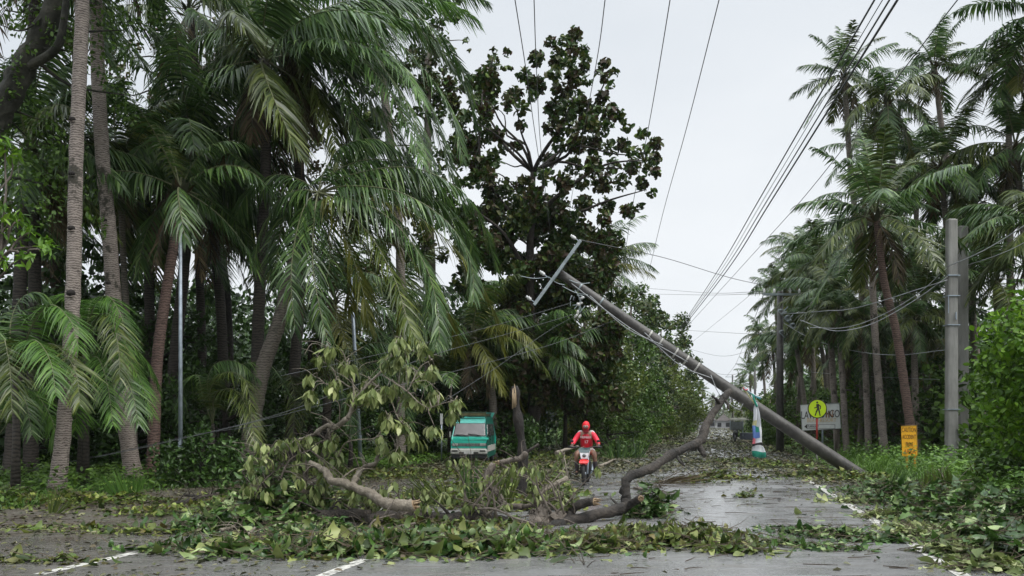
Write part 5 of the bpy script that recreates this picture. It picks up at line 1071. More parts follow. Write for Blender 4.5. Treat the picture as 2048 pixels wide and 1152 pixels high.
def motorcycle(label, O, rz, red=True, group=None, s=1.0, simple=False):
    t = thing('motorcycle', label, 'motorcycle', O, rz, group); t.scale = (s,)*3
    red_ = flat('fender_red', (.75, .05, .05), .35); wht = flat('fairing_white', (.65, .65, .66), .3)
    for nm, y in (('front_wheel', -.62), ('rear_wheel', .62)):
        w = MB(); w.torus((0, y, .30), .25, .045, 'x', 0, 28, 8); w.tube([(-.05, y, .30), (.05, y, .30)], .035, 10, 1)
        for k in range(12): a = k*pi/6; w.tube([(0, y, .30), (0, y+.22*cos(a), .30+.22*sin(a))], .004, 4, 1)
        w.build(nm, [M['rubber'], M['steel']], t)
    if simple:
        b = MB(); b.box((0, 0, .55), (.22, 1.0, .35)); b.tube([(-.33, -.42, .95), (.33, -.42, .95)], .02, 6); b.ell((0, -.5, .85), (.12, .1, .14)); b.build('body', red_ if red else M['black'], t, bevel=.05); return t
    for x in (-.085, .085):
        b = MB(); b.tube([(x, -.62, .30), (x, -.48, .62), (x, -.40, .86)], [.022, .026, .024], 8); b.build('fork', M['steel'] if x > 0 else M['black'], t)
    b = MB(); b.add([(-.065, -.86, .56), (.065, -.86, .56), (.09, -.62, .62), (-.09, -.62, .62), (-.075, -.45, .64), (.075, -.45, .64), (-.10, -.86, .57), (.10, -.86, .57), (.12, -.62, .60), (-.12, -.62, .60)], [(0, 1, 2, 3), (3, 2, 5, 4), (0, 6, 7, 1), (1, 7, 8, 2), (6, 0, 3, 9)]); b.ell((0, -.64, .56), (.10, .16, .06)); b.build('front_fender', red_, t)
    b = MB(); b.add([(-.12, -.56, .82), (.12, -.56, .82), (.075, -.60, .66), (-.075, -.60, .66), (-.14, -.42, .84), (.14, -.42, .84), (.09, -.46, .64), (-.09, -.46, .64)], [(0, 3, 2, 1), (0, 1, 5, 4), (1, 2, 6, 5), (3, 0, 4, 7), (2, 3, 7, 6)]); f_ = b.build('front_fairing', wht, t, bevel=.01)
    b = MB(); b.ell((0, -.59, .735), (.045, .02, .045)); b.build('headlight', flat('lamp', (.12, .13, .13), .1), t)
    b = MB(); b.box((0, -.60, .60), (.13, .05, .10)); b.tube([(-.10, -.57, .64), (-.06, -.60, .52)], .02, 6); b.tube([(.10, -.57, .64), (.06, -.60, .52)], .02, 6); b.build('lower_cowl', red_, t, bevel=.01)
    b = MB(); b.add([(-.15, -.50, .88), (.15, -.50, .88), (.12, -.57, .815), (-.12, -.57, .815), (-.12, -.40, .93), (.12, -.40, .93)], [(0, 3, 2, 1), (0, 1, 5, 4)]); b.build('windshield', flat('visor', (.04, .07, .07), .15), t)
    b = MB(); b.tube(smooth([(-.36, -.28, .93), (-.20, -.34, .95), (0, -.40, .90), (.20, -.34, .95), (.36, -.28, .93)], 4), .013, 8); b.build('handlebar', M['black'], t)
    for x in (-1, 1):
        b = MB(); b.tube([(x*.26, -.31, .94), (x*.38, -.27, .93)], .02, 8); b.build('grip', M['rubber'], t)
        b = MB(); b.tube(smooth([(x*.22, -.38, .93), (x*.34, -.44, .95), (x*.41, -.34, .94)]), [.02]*5+[.03]*4, 6); b.build('hand_guard', M['black'], t)
        b = MB(); b.tube([(x*.24, -.33, .95), (x*.31, -.30, 1.07)], .008, 6); b.ell((x*.33, -.30, 1.09), (.05, .012, .032)); b.build('mirror', M['black'], t)
        b = MB(); b.tube([(x*.08, .02, .34), (x*.30, .0, .31)], .018, 6); b.build('footpeg', M['black'], t)
    b = MB(); b.box((0, .0, .42), (.24, .38, .30)); b.tube([(-.11, -.1, .5), (.11, -.1, .5)], .09, 12); b.tube([(0, -.18, .32), (0, -.18, .60)], .06, 10); b.build('engine', M['black'], t, bevel=.03)
    b = MB(); b.tube([(0, -.36, .80), (0, -.2, .62), (0, .0, .55), (0, .62, .33)], .035, 8); b.tube([(.07, 0, .3), (.09, .62, .30)], .02, 6); b.tube([(-.07, 0, .3), (-.09, .62, .30)], .02, 6); b.build('frame', M['black'], t)
    b = MB(); b.tube(smooth([(0, -.34, .78), (0, -.15, .80), (0, .05, .72)]), [.08, .10, .11, .12, .12, .12, .11, .10, .08], 10); b.build('fuel_tank', red_, t)
    b = MB(); b.tube(smooth([(0, .02, .74), (0, .3, .73), (0, .72, .80)]), [.08, .10, .11, .11, .11, .10, .09, .08, .05], 10); b.build('seat', M['rubber'], t)
    b = MB(); b.tube([(.12, -.05, .28), (.13, .3, .32), (.14, .62, .45)], [.025, .03, .05], 8); b.build('exhaust', M['steel'], t)
    b = MB(); b.add([(-.07, .55, .70), (.07, .55, .70), (.06, .95, .78), (-.06, .95, .78)], [(0, 1, 2, 3)]); b.build('rear_fender', red_, t)
    return t
motorcycle('small red motorcycle ridden towards the camera on the wet road', MC, MCR)
rider = thing('person', 'person in red hood and red jersey number 17 riding the motorcycle', 'person', MC, MCR)
# joints: x right, -y forward (towards the camera), seat height .78
P_ = [(0, .20, .84, (.15, .12)), (0, .16, .98, (.135, .10)), (0, .08, 1.14, (.155, .11)), (0, .05, 1.25, (.13, .095)), (0, .02, 1.33, .055), (0, -.01, 1.40, (.068, .08)), (0, -.02, 1.475, (.078, .092)), (0, -.01, 1.53, (.05, .06)),
      (-.17, .06, 1.265, .062), (-.285, -.02, 1.10, .048), (-.335, -.20, .985, .036), (-.33, -.28, .955, .030), (.17, .06, 1.265, .062), (.285, -.02, 1.10, .048), (.335, -.20, .985, .036), (.33, -.28, .955, .030),
      (-.10, .16, .82, .095), (-.21, -.16, .78, .078), (-.235, -.20, .70, .058), (-.225, -.08, .45, .05), (-.22, -.03, .32, .036), (-.235, -.15, .29, .035), (.10, .16, .82, .095), (.21, -.16, .78, .078), (.235, -.20, .70, .058), (.235, -.08, .45, .05), (.24, -.03, .32, .036), (.255, -.15, .29, .035)]
E_ = chain(0, 1, 2, 3, 4, 5, 6, 7)+chain(3, 8, 9, 10, 11)+chain(3, 12, 13, 14, 15)+chain(0, 16, 17, 18, 19, 20, 21)+chain(0, 22, 23, 24, 25, 26, 27)
# fingers curled round the grips, rooted in the palms
for s_, wr in ((-1, 11), (1, 15)):
    for k in range(4):
        b = len(P_); x = s_*(.295+.022*k); P_ += [(x, -.305, .968, .0095), (x, -.328, .958, .009), (x, -.332, .934, .0085), (x, -.314, .920, .008)]; E_ += [(wr, b)]+chain(b, b+1, b+2, b+3)
    b = len(P_); P_ += [(s_*.285, -.285, .945, .011), (s_*.275, -.31, .922, .010), (s_*.29, -.325, .915, .009)]; E_ += [(wr, b)]+chain(b, b+1, b+2)
link('body', skin('body', P_, E_, m_skin), rider)
g_ = lambda q, e: (q[0], q[1], q[2], (q[3][0]+e, q[3][1]+e) if not np.isscalar(q[3]) else q[3]+e)
J = [g_(P_[0], .02), g_(P_[1], .028), g_(P_[2], .028), g_(P_[3], .025), (0, .03, 1.315, .06)]
link('jersey', skin('j', [P_[0][:3]+((.165, .13),), P_[1][:3]+((.165, .125),), P_[2][:3]+((.18, .13),), P_[3][:3]+((.155, .115),), (0, .03, 1.32, .065)], chain(0, 1, 2, 3, 4), m_jersey), rider)
for s_, a in ((-1, 8), (1, 12)):
    link('sleeve', skin('sl', [(s_*.10, .05, 1.28, .07), P_[a][:3]+(.078,), P_[a+1][:3]+(.066,), P_[a+2][:3]+(.050,)], chain(0, 1, 2, 3), m_sleeve), rider)
    link('shoulder_panel', skin('sp', [(s_*.09, .04, 1.325, .03), (s_*.17, .05, 1.325, .028), (s_*.215, .04, 1.285, .018)], chain(0, 1, 2), m_short), rider)
    link('glove', skin('gl', [P_[a+2][:3]+(.042,), P_[a+3][:3]+(.040,), (s_*.325, -.325, .948, .03)], chain(0, 1, 2), m_glove), rider)
    h = 16 if s_ < 0 else 22
    link('shorts_leg', skin('sh', [P_[h][:3]+(.112,), (P_[h][0]*.35+P_[h+1][0]*.65, -.05, .795, .098)], [(0, 1)], m_short), rider)
    link('legging', skin('lg', [(P_[h+2][0], -.17, .63, .060), P_[h+3][:3]+(.062,), P_[h+4][:3]+(.045,)], chain(0, 1, 2), m_legging), rider)
    link('shoe', skin('bt', [P_[h+4][:3]+(.048,), (P_[h+5][0], .02, .265, .045), (P_[h+5][0], -.17, .265, .04)], chain(0, 1, 2), m_boot), rider)
link('shorts', skin('shh', [(0, .20, .84, (.17, .13)), (0, .17, .92, (.16, .12))], [(0, 1)], m_short), rider)
mb = MB(); mb.ell((0, -.015, 1.462), (.098, .115, .125), 0, 20, 14); hd = mb.build('hood', m_hood, rider)
mb = MB(); mb.tube(smooth([(0, .0, 1.31), (0, -.01, 1.36), (0, -.012, 1.40)]), [.075, .07, .07, .072, .075, .078, .08, .08, .08], 14); mb.ell((0, -.045, 1.405), (.072, .075, .045)); mb.build('neck_cover', flat('neck_cover', (.25, .01, .02), .7), rider)
mb = MB(); mb.ell((0, -.094, 1.446), (.074, .045, .052), 0, 16, 10); mb.ell((0, -.139, 1.44), (.012, .014, .018)); mb.build('face', flat('face', (.34, .24, .20), .5), rider)
for x in (-.028, .028): mb = MB(); mb.ell((x, -.136, 1.462), (.014, .006, .007)); mb.build('eye', m_ink, rider)
mb = MB(); mb.box((0, -.138, 1.418), (.034, .006, .006)); mb.build('mouth', m_ink, rider)
o = text('MEMBER', .075, m_short, rider, (0, -.075, 1.175), .004); text('17', .105, m_short, rider, (0.01, -.06, 1.06), .004); 

# tricycle and far vehicles
g = ground(1485, 886); O = g; t = thing('motor_tricycle', 'motor tricycle with roofed sidecar coming up behind the hanging banner', 'tricycle', O, -ROAD_A)
b = MB(); b.torus((-.55, -.6, .30), .25, .06, 'x'); b.torus((-.55, .7, .30), .25, .06, 'x'); b.build('wheel', M['rubber'], t)
b = MB(); b.torus((.85, .5, .28), .23, .06, 'x'); b.build('sidecar_wheel', M['rubber'], t)
b = MB(); b.tube([(-.62, -.6, .3), (-.58, -.4, .95)], .03, 6); b.tube([(-.48, -.6, .3), (-.52, -.4, .95)], .03, 6); b.tube([(-.9, -.3, 1.0), (-.2, -.3, 1.0)], .02, 6); b.box((-.55, .1, .55), (.25, .8, .35)); b.build('motorcycle_body', M['black'], t, bevel=.03)
b = MB(); b.ell((-.55, -.5, .88), (.12, .08, .12)); b.build('headlight', flat('tri_lamp', (.3, .3, .3), .2), t)
b = MB(); b.box((.35, .35, .52), (1.05, 1.3, .5)); b.box((-.1, .3, 1.25), (.04, 1.3, .5)); b.build('sidecar', flat('sidecar_blue', (.07, .08, .10), .4, var=.4), t, bevel=.04)
b = MB(); b.box((.0, .2, 1.86), (1.95, 1.9, .08)); b.box((0, -.75, 1.77), (1.9, .03, .14)); b.build('roof', flat('tri_roof', (.45, .44, .38), .5), t, bevel=.03)
b = MB(); b.add([(-.88, -.74, 1.02), (.0, -.74, 1.02), (.0, -.76, 1.62), (-.88, -.76, 1.62)], [(0, 1, 2, 3)]); b.build('windshield', flat('tri_glass', (.10, .11, .11), .08), t)
b = MB()
for x in (-.9, .02, .9):
    for y in (-.7, 1.0): b.tube([(x, y, .5 if x > 0 else .95), (x, y, 1.85)], .02, 6)
b.build('roof_posts', M['steel'], t)
b = MB(); b.ell((-.52, .2, 1.3), (.13, .12, .2)); b.ell((-.52, .2, 1.6), (.09, .1, .11)); b.tube([(-.42, .15, 1.35), (-.3, -.2, 1.05)], .04, 6); b.tube([(-.62, .15, 1.35), (-.8, -.2, 1.05)], .04, 6)
b = skin('driver', [(-.5, .25, .8, .15), (-.5, .22, 1.1, .14), (-.5, .2, 1.3, .14), (-.5, .18, 1.42, .06), (-.5, .16, 1.55, .09), (-.68, .18, 1.28, .06), (-.78, .05, 1.1, .045), (-.8, -.25, 1.03, .035), (-.32, .18, 1.28, .06), (-.24, .05, 1.1, .045), (-.25, -.25, 1.03, .035), (-.65, 0, .75, .08), (-.68, -.05, .45, .06), (-.38, 0, .75, .08), (-.38, -.05, .45, .06)], chain(0, 1, 2, 3, 4)+chain(2, 5, 6, 7)+chain(2, 8, 9, 10)+chain(0, 11, 12)+chain(0, 13, 14), flat('driver_dark', (.05, .05, .06), .7))
o = bpy.data.objects.new('person', b); col.objects.link(o); o.location = O; o.rotation_euler = (0, 0, -ROAD_A); tag(o, 'person in dark clothes driving the motor tricycle', 'person')
g = at(1395, 857, 150)*[1, 1, 0]; motorcycle('tiny distant motorcycle in the middle of the far road', g, -ROAD_A, False, simple=True)
b = skin('p', [(0, .2, .85, .17), (0, .1, 1.15, .19), (0, .05, 1.3, .16), (0, .02, 1.4, .06), (0, 0, 1.52, .11), (-.2, .05, 1.25, .07), (-.33, -.2, 1.0, .05), (.2, .05, 1.25, .07), (.33, -.2, 1.0, .05), (-.2, -.1, .78, .09), (-.22, 0, .35, .06), (.2, -.1, .78, .09), (.22, 0, .35, .06)], chain(0, 1, 2, 3, 4)+chain(2, 5, 6)+chain(2, 7, 8)+chain(0, 9, 10)+chain(0, 11, 12), flat('far_rider', (.20, .22, .20), .7))
o = bpy.data.objects.new('person', b); col.objects.link(o); o.location = g; o.rotation_euler = (0, 0, -ROAD_A); tag(o, 'person in pale shirt on the tiny distant motorcycle', 'person')
g = at(1373, 855, 185)*[1, 1, 0]; t = thing('jeepney', 'tiny white and red vehicle at the far left end of the road', 'vehicle', g, -ROAD_A)
b = MB(); b.box((0, 1.5, 1.0), (1.7, 4.2, 1.3)); b.build('body', flat('jeep_red', (.55, .10, .10), .4), t, bevel=.1); b = MB(); b.box((0, 1.8, 2.0), (1.75, 4.4, .7)); b.build('cabin', m_white, t, bevel=.1)
b = MB(); b.box((.05, -.42, 1.95), (1.4, .05, .42)); b.build('windscreen', v_glass, t)
b = MB()
for x in (-.7, .7):
    for y in (.3, 2.8): b.torus((x, y, .38), .28, .1, 'x', 0, 14, 6)
b.build('wheels', M['rubber'], t)
for lb, px, w_, h_, Y, c_ in (('small pale roadside house at the far end, right of the red vehicle', 1418, 3.5, 2.2, 230, (.2, .2, .2)), ('low white shed at the far end beside the tricycle', 1447, 3.5, 2.0, 210, (.3, .3, .3)), ('grey hut low among the hazy trees', 1400, 4, 2.4, 245, (.3, .3, .3))):
    O = at(px, 850, Y)*[1, 1, 0]; t = thing('house', lb, 'house', O, -ROAD_A)
    b = MB(); b.box((0, 0, h_/2), (w_, 5, h_)); b.build('wall', flat('house_wall', c_, .8), t); b = MB(); b.prism([(-w_*.55, h_), (w_*.55, h_), (0, h_+1.6)], -2.8, 2.8); b.build('roof', flat('roof_tin', (.25, .22, .21), .5), t)
    for x in (-w_*.28, w_*.28): b = MB(); b.box((x, -2.52, h_*.5), (.9, .06, 1.0)); b.build('window', M['black'], t)
# ------------------------------------------------------------------ storm debris
M['stick'] = flat('stick', (.12, .095, .065), .8, var=.5)
rD = rng_(900); rsD = random.Random(901)
def gz(px, py, z=0.0): return ground(px, py, z)
def pile(label, specs, mat, seed, size=.2, name='leaf_pile', cat='leaf pile', lobes=False, asp=.6, curl=1.0, group='piles of torn green leaves'):
    r = rng_(seed); c0 = gz(specs[0][0], specs[0][1]); nb = NB()
    for s in specs:
        px, py, rx, ry, h, n = s[:6]; heap(nb, gz(px, py), rx, ry, h, n, size, r, -.15, int(r.random() < .0), asp, curl, lobes, .02)
    o = nb.build(name, [M[mat], M['stick']], None, origin=c0, loc=c0); return tag(o, label, cat, group, 'stuff')
pile('belt of big green leaves torn off, lying across the road in front', [(400, 1103, 1.15, 0.4, 0.08, 158), (540, 1109, 1.265, 0.45, 0.16, 264), (690, 1105, 1.265, 0.5, 0.21, 343), (800, 1105, 0.9199999999999999, 0.5, 0.27, 343), (930, 1105, 1.035, 0.55, 0.29, 422), (1060, 1101, 0.9199999999999999, 0.5, 0.19, 277), (1150, 1087, 0.8049999999999999, 0.4, 0.16, 171), (640, 1079, 1.4949999999999999, 0.4, 0.18, 250), (880, 1081, 1.4949999999999999, 0.4, 0.19, 250)], 'fall_green', 1, .185, lobes=False, curl=2.0, asp=.42)
pile('large lobed leaves mixed through the belt lying across the road in front', [(400, 1103, 1.15, 0.4, 0.08, 59), (540, 1109, 1.265, 0.45, 0.16, 100), (690, 1105, 1.265, 0.5, 0.21, 129), (800, 1105, 0.9199999999999999, 0.5, 0.27, 129), (930, 1105, 1.035, 0.55, 0.29, 159), (1060, 1101, 0.9199999999999999, 0.5, 0.19, 104), (1150, 1087, 0.8049999999999999, 0.4, 0.16, 64), (640, 1079, 1.4949999999999999, 0.4, 0.18, 94), (880, 1081, 1.4949999999999999, 0.4, 0.19, 94)], 'fall_pale', 31, .23, lobes=True, curl=1.6, asp=.62)
pile('long low pile of pale and green leaves right of the broken limbs', [(1190, 1098, 0.8, 0.4, 0.16, 352), (1300, 1090, 0.8, 0.4, 0.22, 440), (1410, 1090, 0.7, 0.4, 0.3, 484), (1470, 1106, 0.45, 0.25, 0.14, 198), (1250, 1074, 0.7, 0.4, 0.16, 242), (1360, 1072, 0.6, 0.35, 0.16, 198)], 'fall_pale', 2, .18, lobes=False, curl=1.8, asp=.42)
pile('deep heap of leafy twigs at the left of the fallen limbs', [(560, 1040, 1.3, .8, .95, 1700), (510, 1010, .8, .8, 1.0, 900), (600, 1015, .7, .6, .55, 500), (470, 1060, 1.0, .6, .4, 500), (620, 1060, .7, .4, .25, 260)], 'fall_green', 3, .17)
pile('leaves and twigs heaped under the crossing limbs in the middle', [(760, 1008, 1.2, .7, .12, 300), (880, 1006, 1.1, .8, .3, 500), (990, 1015, 1.0, .7, .45, 560), (1080, 1018, .7, .6, .3, 300), (700, 1010, 1.0, .6, .35, 360), (820, 1052, 1.0, .3, .12, 240), (990, 1056, 1.0, .3, .14, 240)], 'fall_mix', 4, .15)
pile('upright bunch of broad green leaves behind the thick limb', [(1308, 1022, .36, .35, .55, 260), (1290, 1035, .4, .3, .3, 120)], 'fall_green', 5, .20, lobes=True)
pile('leaf heap spread over the left shoulder by the palms', [(60, 1008, 2.2, .9, .32, 700), (200, 1005, 2.0, .8, .25, 520), (330, 1030, 1.5, .6, .16, 260), (420, 1020, 1.2, .7, .2, 260), (130, 1060, 1.5, .3, .07, 110), (280, 1068, 1.2, .3, .07, 110), (60, 1125, 1.0, .2, .05, 80), (480, 1000, 1.0, .8, .3, 300)], 'fall_mix', 6, .15)
pile('deep tangle of leafy boughs on the right verge beside the edge line', [(1790, 1005, .9, .8, .40, 700), (1880, 1035, .9, .8, .60, 1000), (1950, 1050, 1.0, .8, .7, 1100), (2020, 1070, 1.0, .8, .7, 1200), (1965, 1090, .7, .6, .4, 600), (2030, 1120, .7, .5, .4, 600), (1765, 985, 1.1, .7, .3, 400), (1850, 995, 1.5, .8, .35, 420), (1960, 1005, 1.6, .8, .4, 420)], 'fall_green', 7, .17, lobes=True)
pile('paler loose leaves along the edge of the right verge', [(1765, 1035, .5, .4, .12, 200), (1850, 1075, .5, .4, .16, 260), (1915, 1110, .5, .4, .18, 280), (1975, 1140, .5, .3, .15, 260), (1710, 1005, .6, .5, .12, 200), (1815, 1060, .5, .4, .1, 160)], 'hang', 8, .14)
pile('thin patch of leaves in the middle of the right lane', [(1600, 1066, .55, .28, .10, 160), (1680, 1075, .7, .3, .12, 240), (1760, 1085, .5, .25, .1, 140), (1580, 1090, .5, .2, .06, 90), (1660, 1100, .5, .2, .05, 90)], 'fall_green', 9, .15, lobes=True)
pile('green clump of leaves on the road under the leaning pole', [(1440, 958, .8, .4, .28, 320), (1395, 965, .5, .3, .18, 120), (1490, 960, .5, .3, .12, 100)], 'fall_mix', 10, .15)
pile('small leafy sprig alone on the wet road', [(1492, 996, .30, .2, .16, 60)], 'fall_mix', 11, .15)
pile('leafy mass dropped round the foot of the snapped trunk', [(1045, 985, 1.2, 1.0, .45, 800), (1100, 990, .8, .8, .7, 500), (950, 985, 1.6, 1.0, .4, 700), (1120, 1010, .5, .5, .5, 300)], 'fall_mix', 12, .14)
pile('dark green boughs lying behind the motorcyclist', [(1245, 915, 1.2, 1.0, .95, 900), (1225, 900, 1.4, 1.2, 1.0, 900), (1160, 905, 2.2, 1.2, .4, 600)], 'broad_mid', 13, .2)
pile('leafy debris drifted along the left side between the van and the road', [(860, 950, 2.2, 1.4, .22, 900), (760, 955, 2.0, 1.4, .2, 700), (1010, 935, 1.8, 1.4, .35, 700), (680, 950, 1.6, 1.2, .25, 500), (1080, 920, 2, 1.5, .4, 600)], 'fall_mix', 14, .15)
pile('flattened leaves round the base of the leaning pole', [(1640, 955, 1.4, .9, .2, 700), (1560, 935, 1.8, 1.2, .2, 800), (1720, 960, 1.3, .8, .3, 600), (1480, 925, 2.0, 1.2, .16, 700), (1590, 905, 2, 1.6, .25, 700)], 'fall_mix', 15, .15)
pile('leaf drift across the far road beside the tricycle', [(1400, 890, 4, 2.4, .12, 500), (1540, 880, 3, 3, .3, 500), (1340, 872, 5, 4, .25, 500), (1300, 888, 3, 3, .3, 500), (1540, 900, 2.4, 2, .2, 500)], 'fall_mix', 16, .22)
# loose bits all over the asphalt
nb = NB()
def patch(u, v): return .5+.5*np.sin(u*1.3+np.sin(v*.55)*2.2)*np.sin(v*.75+np.sin(u*.9)*1.7+u*.3)
for n, v0, v1, size, flt in ((36000, 6.5, 32, .055, .28), (40000, 22, 80, .11, .0), (16000, 60, 230, .22, .0)):
    v = v0+(v1-v0)*rD.random(n)**1.1; u = rD.uniform(-12.5, 4.5, n); p = patch(u, v); edge = np.clip((-u-2.0)/5, 0, 1)+np.clip((u-2.0)/.8, 0, 1)
    lane = ((u > -3.4) & (u < 2.3) & (v < 26)); far_ = np.clip((v-16)/26, 0, .6)*np.clip((150-v)/80, .15, 1)
    pr = np.clip((p**2.2*.75+edge*.45+far_)*np.where(lane, .22, 1)*np.where((v < 8.6) & (u > -4.5), .35, 1), 0.02, 1); keep = rD.random(n) < pr
    u = u[keep]; v = v[keep]; k = len(u); P = RN[None]*u[:, None]+RDV[None]*v[:, None]; P[:, 2] = .014+rD.random(k)*.03*(1+v/40)
    a = rD.uniform(0, 2*pi, k); D = np.stack([np.cos(a), np.sin(a), rD.normal(.05, .2, k)], 1); N = nrm(np.stack([rD.normal(0, .4, k), rD.normal(0, .4, k), np.ones(k)], 1)); L = size*rD.uniform(.4, 2.0, k)
    V, Q = leaves(P, D, N, L, L*rD.uniform(.25, .7, k), .2, .15); nb.add(V, Q, 0)
tag(nb.build('leaf_litter', M['litter']), 'scattered torn leaves and bits over the wet road', 'leaf litter', kind='stuff')
nb = NB(); k = 3000; v = 8.5+60*rD.random(k)**1.5; u = rD.uniform(-12.5, 4.5, k); keep = (rD.random(k) < .25+.75*patch(u, v)) & ((v > 9.5) | (rD.random(k) < .25)); u = u[keep]; v = v[keep]; k = len(u)
P = RN[None]*u[:, None]+RDV[None]*v[:, None]; P[:, 2] = .02; a = rD.normal(0, .6, k); D = np.stack([np.cos(a), np.sin(a), rD.normal(.03, .05, k)], 1); Wv = nrm(np.cross(D, np.array([0, 0, 1.0])))
for q in (0, 1):
    V, Q = strips(P+np.array([0, 0, .004*q]), D, Wv if q == 0 else np.tile([0, 0, 1.0], (k, 1)), rD.uniform(.06, .42, k), np.full(k, .011), rD.normal(0, .15, (k, 3))*[1, 1, .1], (1, 1, .8, .4)); nb.add(V, Q, 0)
tag(nb.build('twig_litter', flat('twig', (.07, .052, .036), .8, var=.4)), 'thin broken twigs and leaf stalks strewn on the road', 'twigs', kind='stuff')

def fallen(label, limbs, bark='bark_mid', seed=0, group='broken limbs on the road', ends=(), twigs=0, cat='fallen branch', leafspots=(), leafn=8, leafsize=.17, name='fallen_branch'):
    """limbs: (points with depth, r0, r1); ends: (limb index, which end)"""
    twigs = int(twigs*1.7); rs = random.Random(seed); r = rng_(seed); P0 = at(*limbs[0][0][0]); O = np.array([P0[0], P0[1], 0.0]); t = thing(name, label, cat, O, 0, group); mb = MB(); ctr = []
    for pts, r0, r1 in limbs:
        P = [at(*p)-O for p in pts]; S = smooth(P, 5); n = len(S); S = [p+arr(rs.uniform(-1, 1), rs.uniform(-1, 1), rs.uniform(-1, 1))*r0*.16 for p in S]
        rad = [(r0+(r1-r0)*i/(n-1))*(1+rs.uniform(-.10, .14)+(.18 if rs.random() < .12 else 0)) for i in range(n)]
        mb.tube(S, rad, 10, jit=.07, rs=rs); ctr.append((S, rad))
    for k in range(twigs):
        S, rad = rs.choice(ctr); i = rs.randrange(1, len(S)); d = arr(rs.uniform(-1, 1), rs.uniform(-.6, .6), rs.uniform(-.1, 1)); d /= np.linalg.norm(d); L = rs.uniform(.15, .7)
        q = [S[i], S[i]+d*L*.5+arr(0, 0, .04), S[i]+d*L+arr(rs.uniform(-.1, .1), 0, rs.uniform(-.15, .05))]; mb.tube(smooth(q, 3), list(np.linspace(max(.006, rad[i]*.3), .003, 7)), 5)
    for li, en in ends:
        S, rad = ctr[li]; p, q = (S[0], S[1]) if en == 0 else (S[-1], S[-2]); d = nrm(p-q); R = rad[0 if en == 0 else -1]; e = MB()
        e.tube([p-d*.01, p+d*R*.15], [R*.93, R*.86], 10)
        a1_ = np.cross(d, arr(.2, .3, 1)); a1_ /= np.linalg.norm(a1_); a2_ = np.cross(d, a1_)
        for k in range(7):
            an = k*2*pi/7; o_ = (a1_*cos(an)+a2_*sin(an))*R*.55; e.tube([p+o_, p+o_*1.1+d*R*rs.uniform(.4, 2.0)], [R*.32, R*.04], 4)
        e.build('broken_end', M['wood'], t)
    if leafspots:
        nb = NB(); tw = mb
        for sp in leafspots:
            x, y, Y = sp[:3]; k = leafn if len(sp) < 4 else sp[3]; c = at(x, y, Y)-O; a = r.uniform(0, 2*pi, k)
            D = np.stack([np.cos(a)*r.uniform(.2, .9, k), np.sin(a)*r.uniform(.2, .9, k), -r.uniform(.5, 1.3, k)], 1); N = nrm(np.stack([np.cos(a), np.sin(a), np.full(k, .6)], 1)+r.normal(0, .3, (k, 3)))
            P = c[None]+np.stack([np.cos(a), np.sin(a), np.zeros(k)], 1)*r.uniform(.01, .05, k)[:, None]+r.normal(0, .02, (k, 3)); L = leafsize*r.uniform(.6, 1.2, k)
            V, Q = curled(P, D, N, L, L*.42, r, 1.0, False); nb.add(V, Q, 0)
            bs_ = min(((S[i], i) for S, rad in ctr for i in range(len(S))), key=lambda z: np.linalg.norm(z[0]-c))[0]
            if np.linalg.norm(bs_-c) < 1.2: tw.tube(smooth([bs_, (bs_+c)/2+arr(rs.uniform(-.05, .05), 0, .06), c], 3), [.010, .009, .008, .007, .006, .006, .005], 5)
        nb.build('leaves', M['hang'], t)
    mb.build('wood', M[bark], t)
    return t
# the long crooked limb reaching up against the leaning pole
fallen('long crooked dark limb rising from the pile towards the leaning pole', [
    ([(1085, 1066, 12.6), (1110, 1052, 12.8), (1160, 1038, 13.1), (1215, 1025, 13.4), (1250, 1014, 13.7)], .085, .088),
    ([(1246, 1022, 13.7), (1252, 1000, 13.8), (1250, 978, 13.9), (1256, 956, 14.0), (1300, 937, 14.4), (1350, 906, 14.9), (1393, 888, 15.4)], .078, .072),
    ([(1385, 894, 15.3), (1402, 880, 15.5), (1414, 848, 15.8), (1432, 818, 16.1), (1448, 795, 16.4), (1459, 782, 16.6)], .080, .060),
    ([(1244, 1018, 13.7), (1265, 1006, 13.6), (1282, 996, 13.4)], .075, .05), ([(1395, 890, 15.4), (1404, 902, 15.3), (1408, 912, 15.2)], .06, .04),
    ([(1440, 812, 16.2), (1434, 800, 16.1), (1424, 792, 16)], .035, .02), ([(1448, 800, 16.4), (1456, 808, 16.2), (1457, 818, 16.1)], .03, .018), ([(1350, 908, 14.9), (1362, 925, 14.7), (1370, 932, 14.7)], .03, .01)],
    'bark_dark', 1, ends=[(2, 1), (3, 1)], twigs=3)
fallen('thick cut stump of limb with pale sawn face beside the crooked limb', [([(1132, 1044, 13), (1142, 1024, 13.1), (1160, 1008, 13.1), (1190, 1004, 13.0)], .06, .068)], 'bark_dark', 2, ends=[(0, 1)])
fallen('long pale limb lying from the heap to a blunt broken end in the middle', [
    ([(828, 1010, 12.5), (800, 1011, 12.5), (772, 1008, 12.5), (750, 994, 12.6), (730, 984, 12.7), (700, 971, 12.8), (662, 960, 12.9), (650, 942, 13), (638, 935, 13.1), (620, 925, 13.2)], .088, .04),
    ([(703, 971, 12.8), (712, 955, 12.9), (722, 940, 13.4), (735, 931, 13.4), (750, 928, 13.3), (756, 911, 13.3), (770, 903, 13.2)], .045, .026)],
    'bark_pale', 3, ends=[(0, 0)], twigs=8)
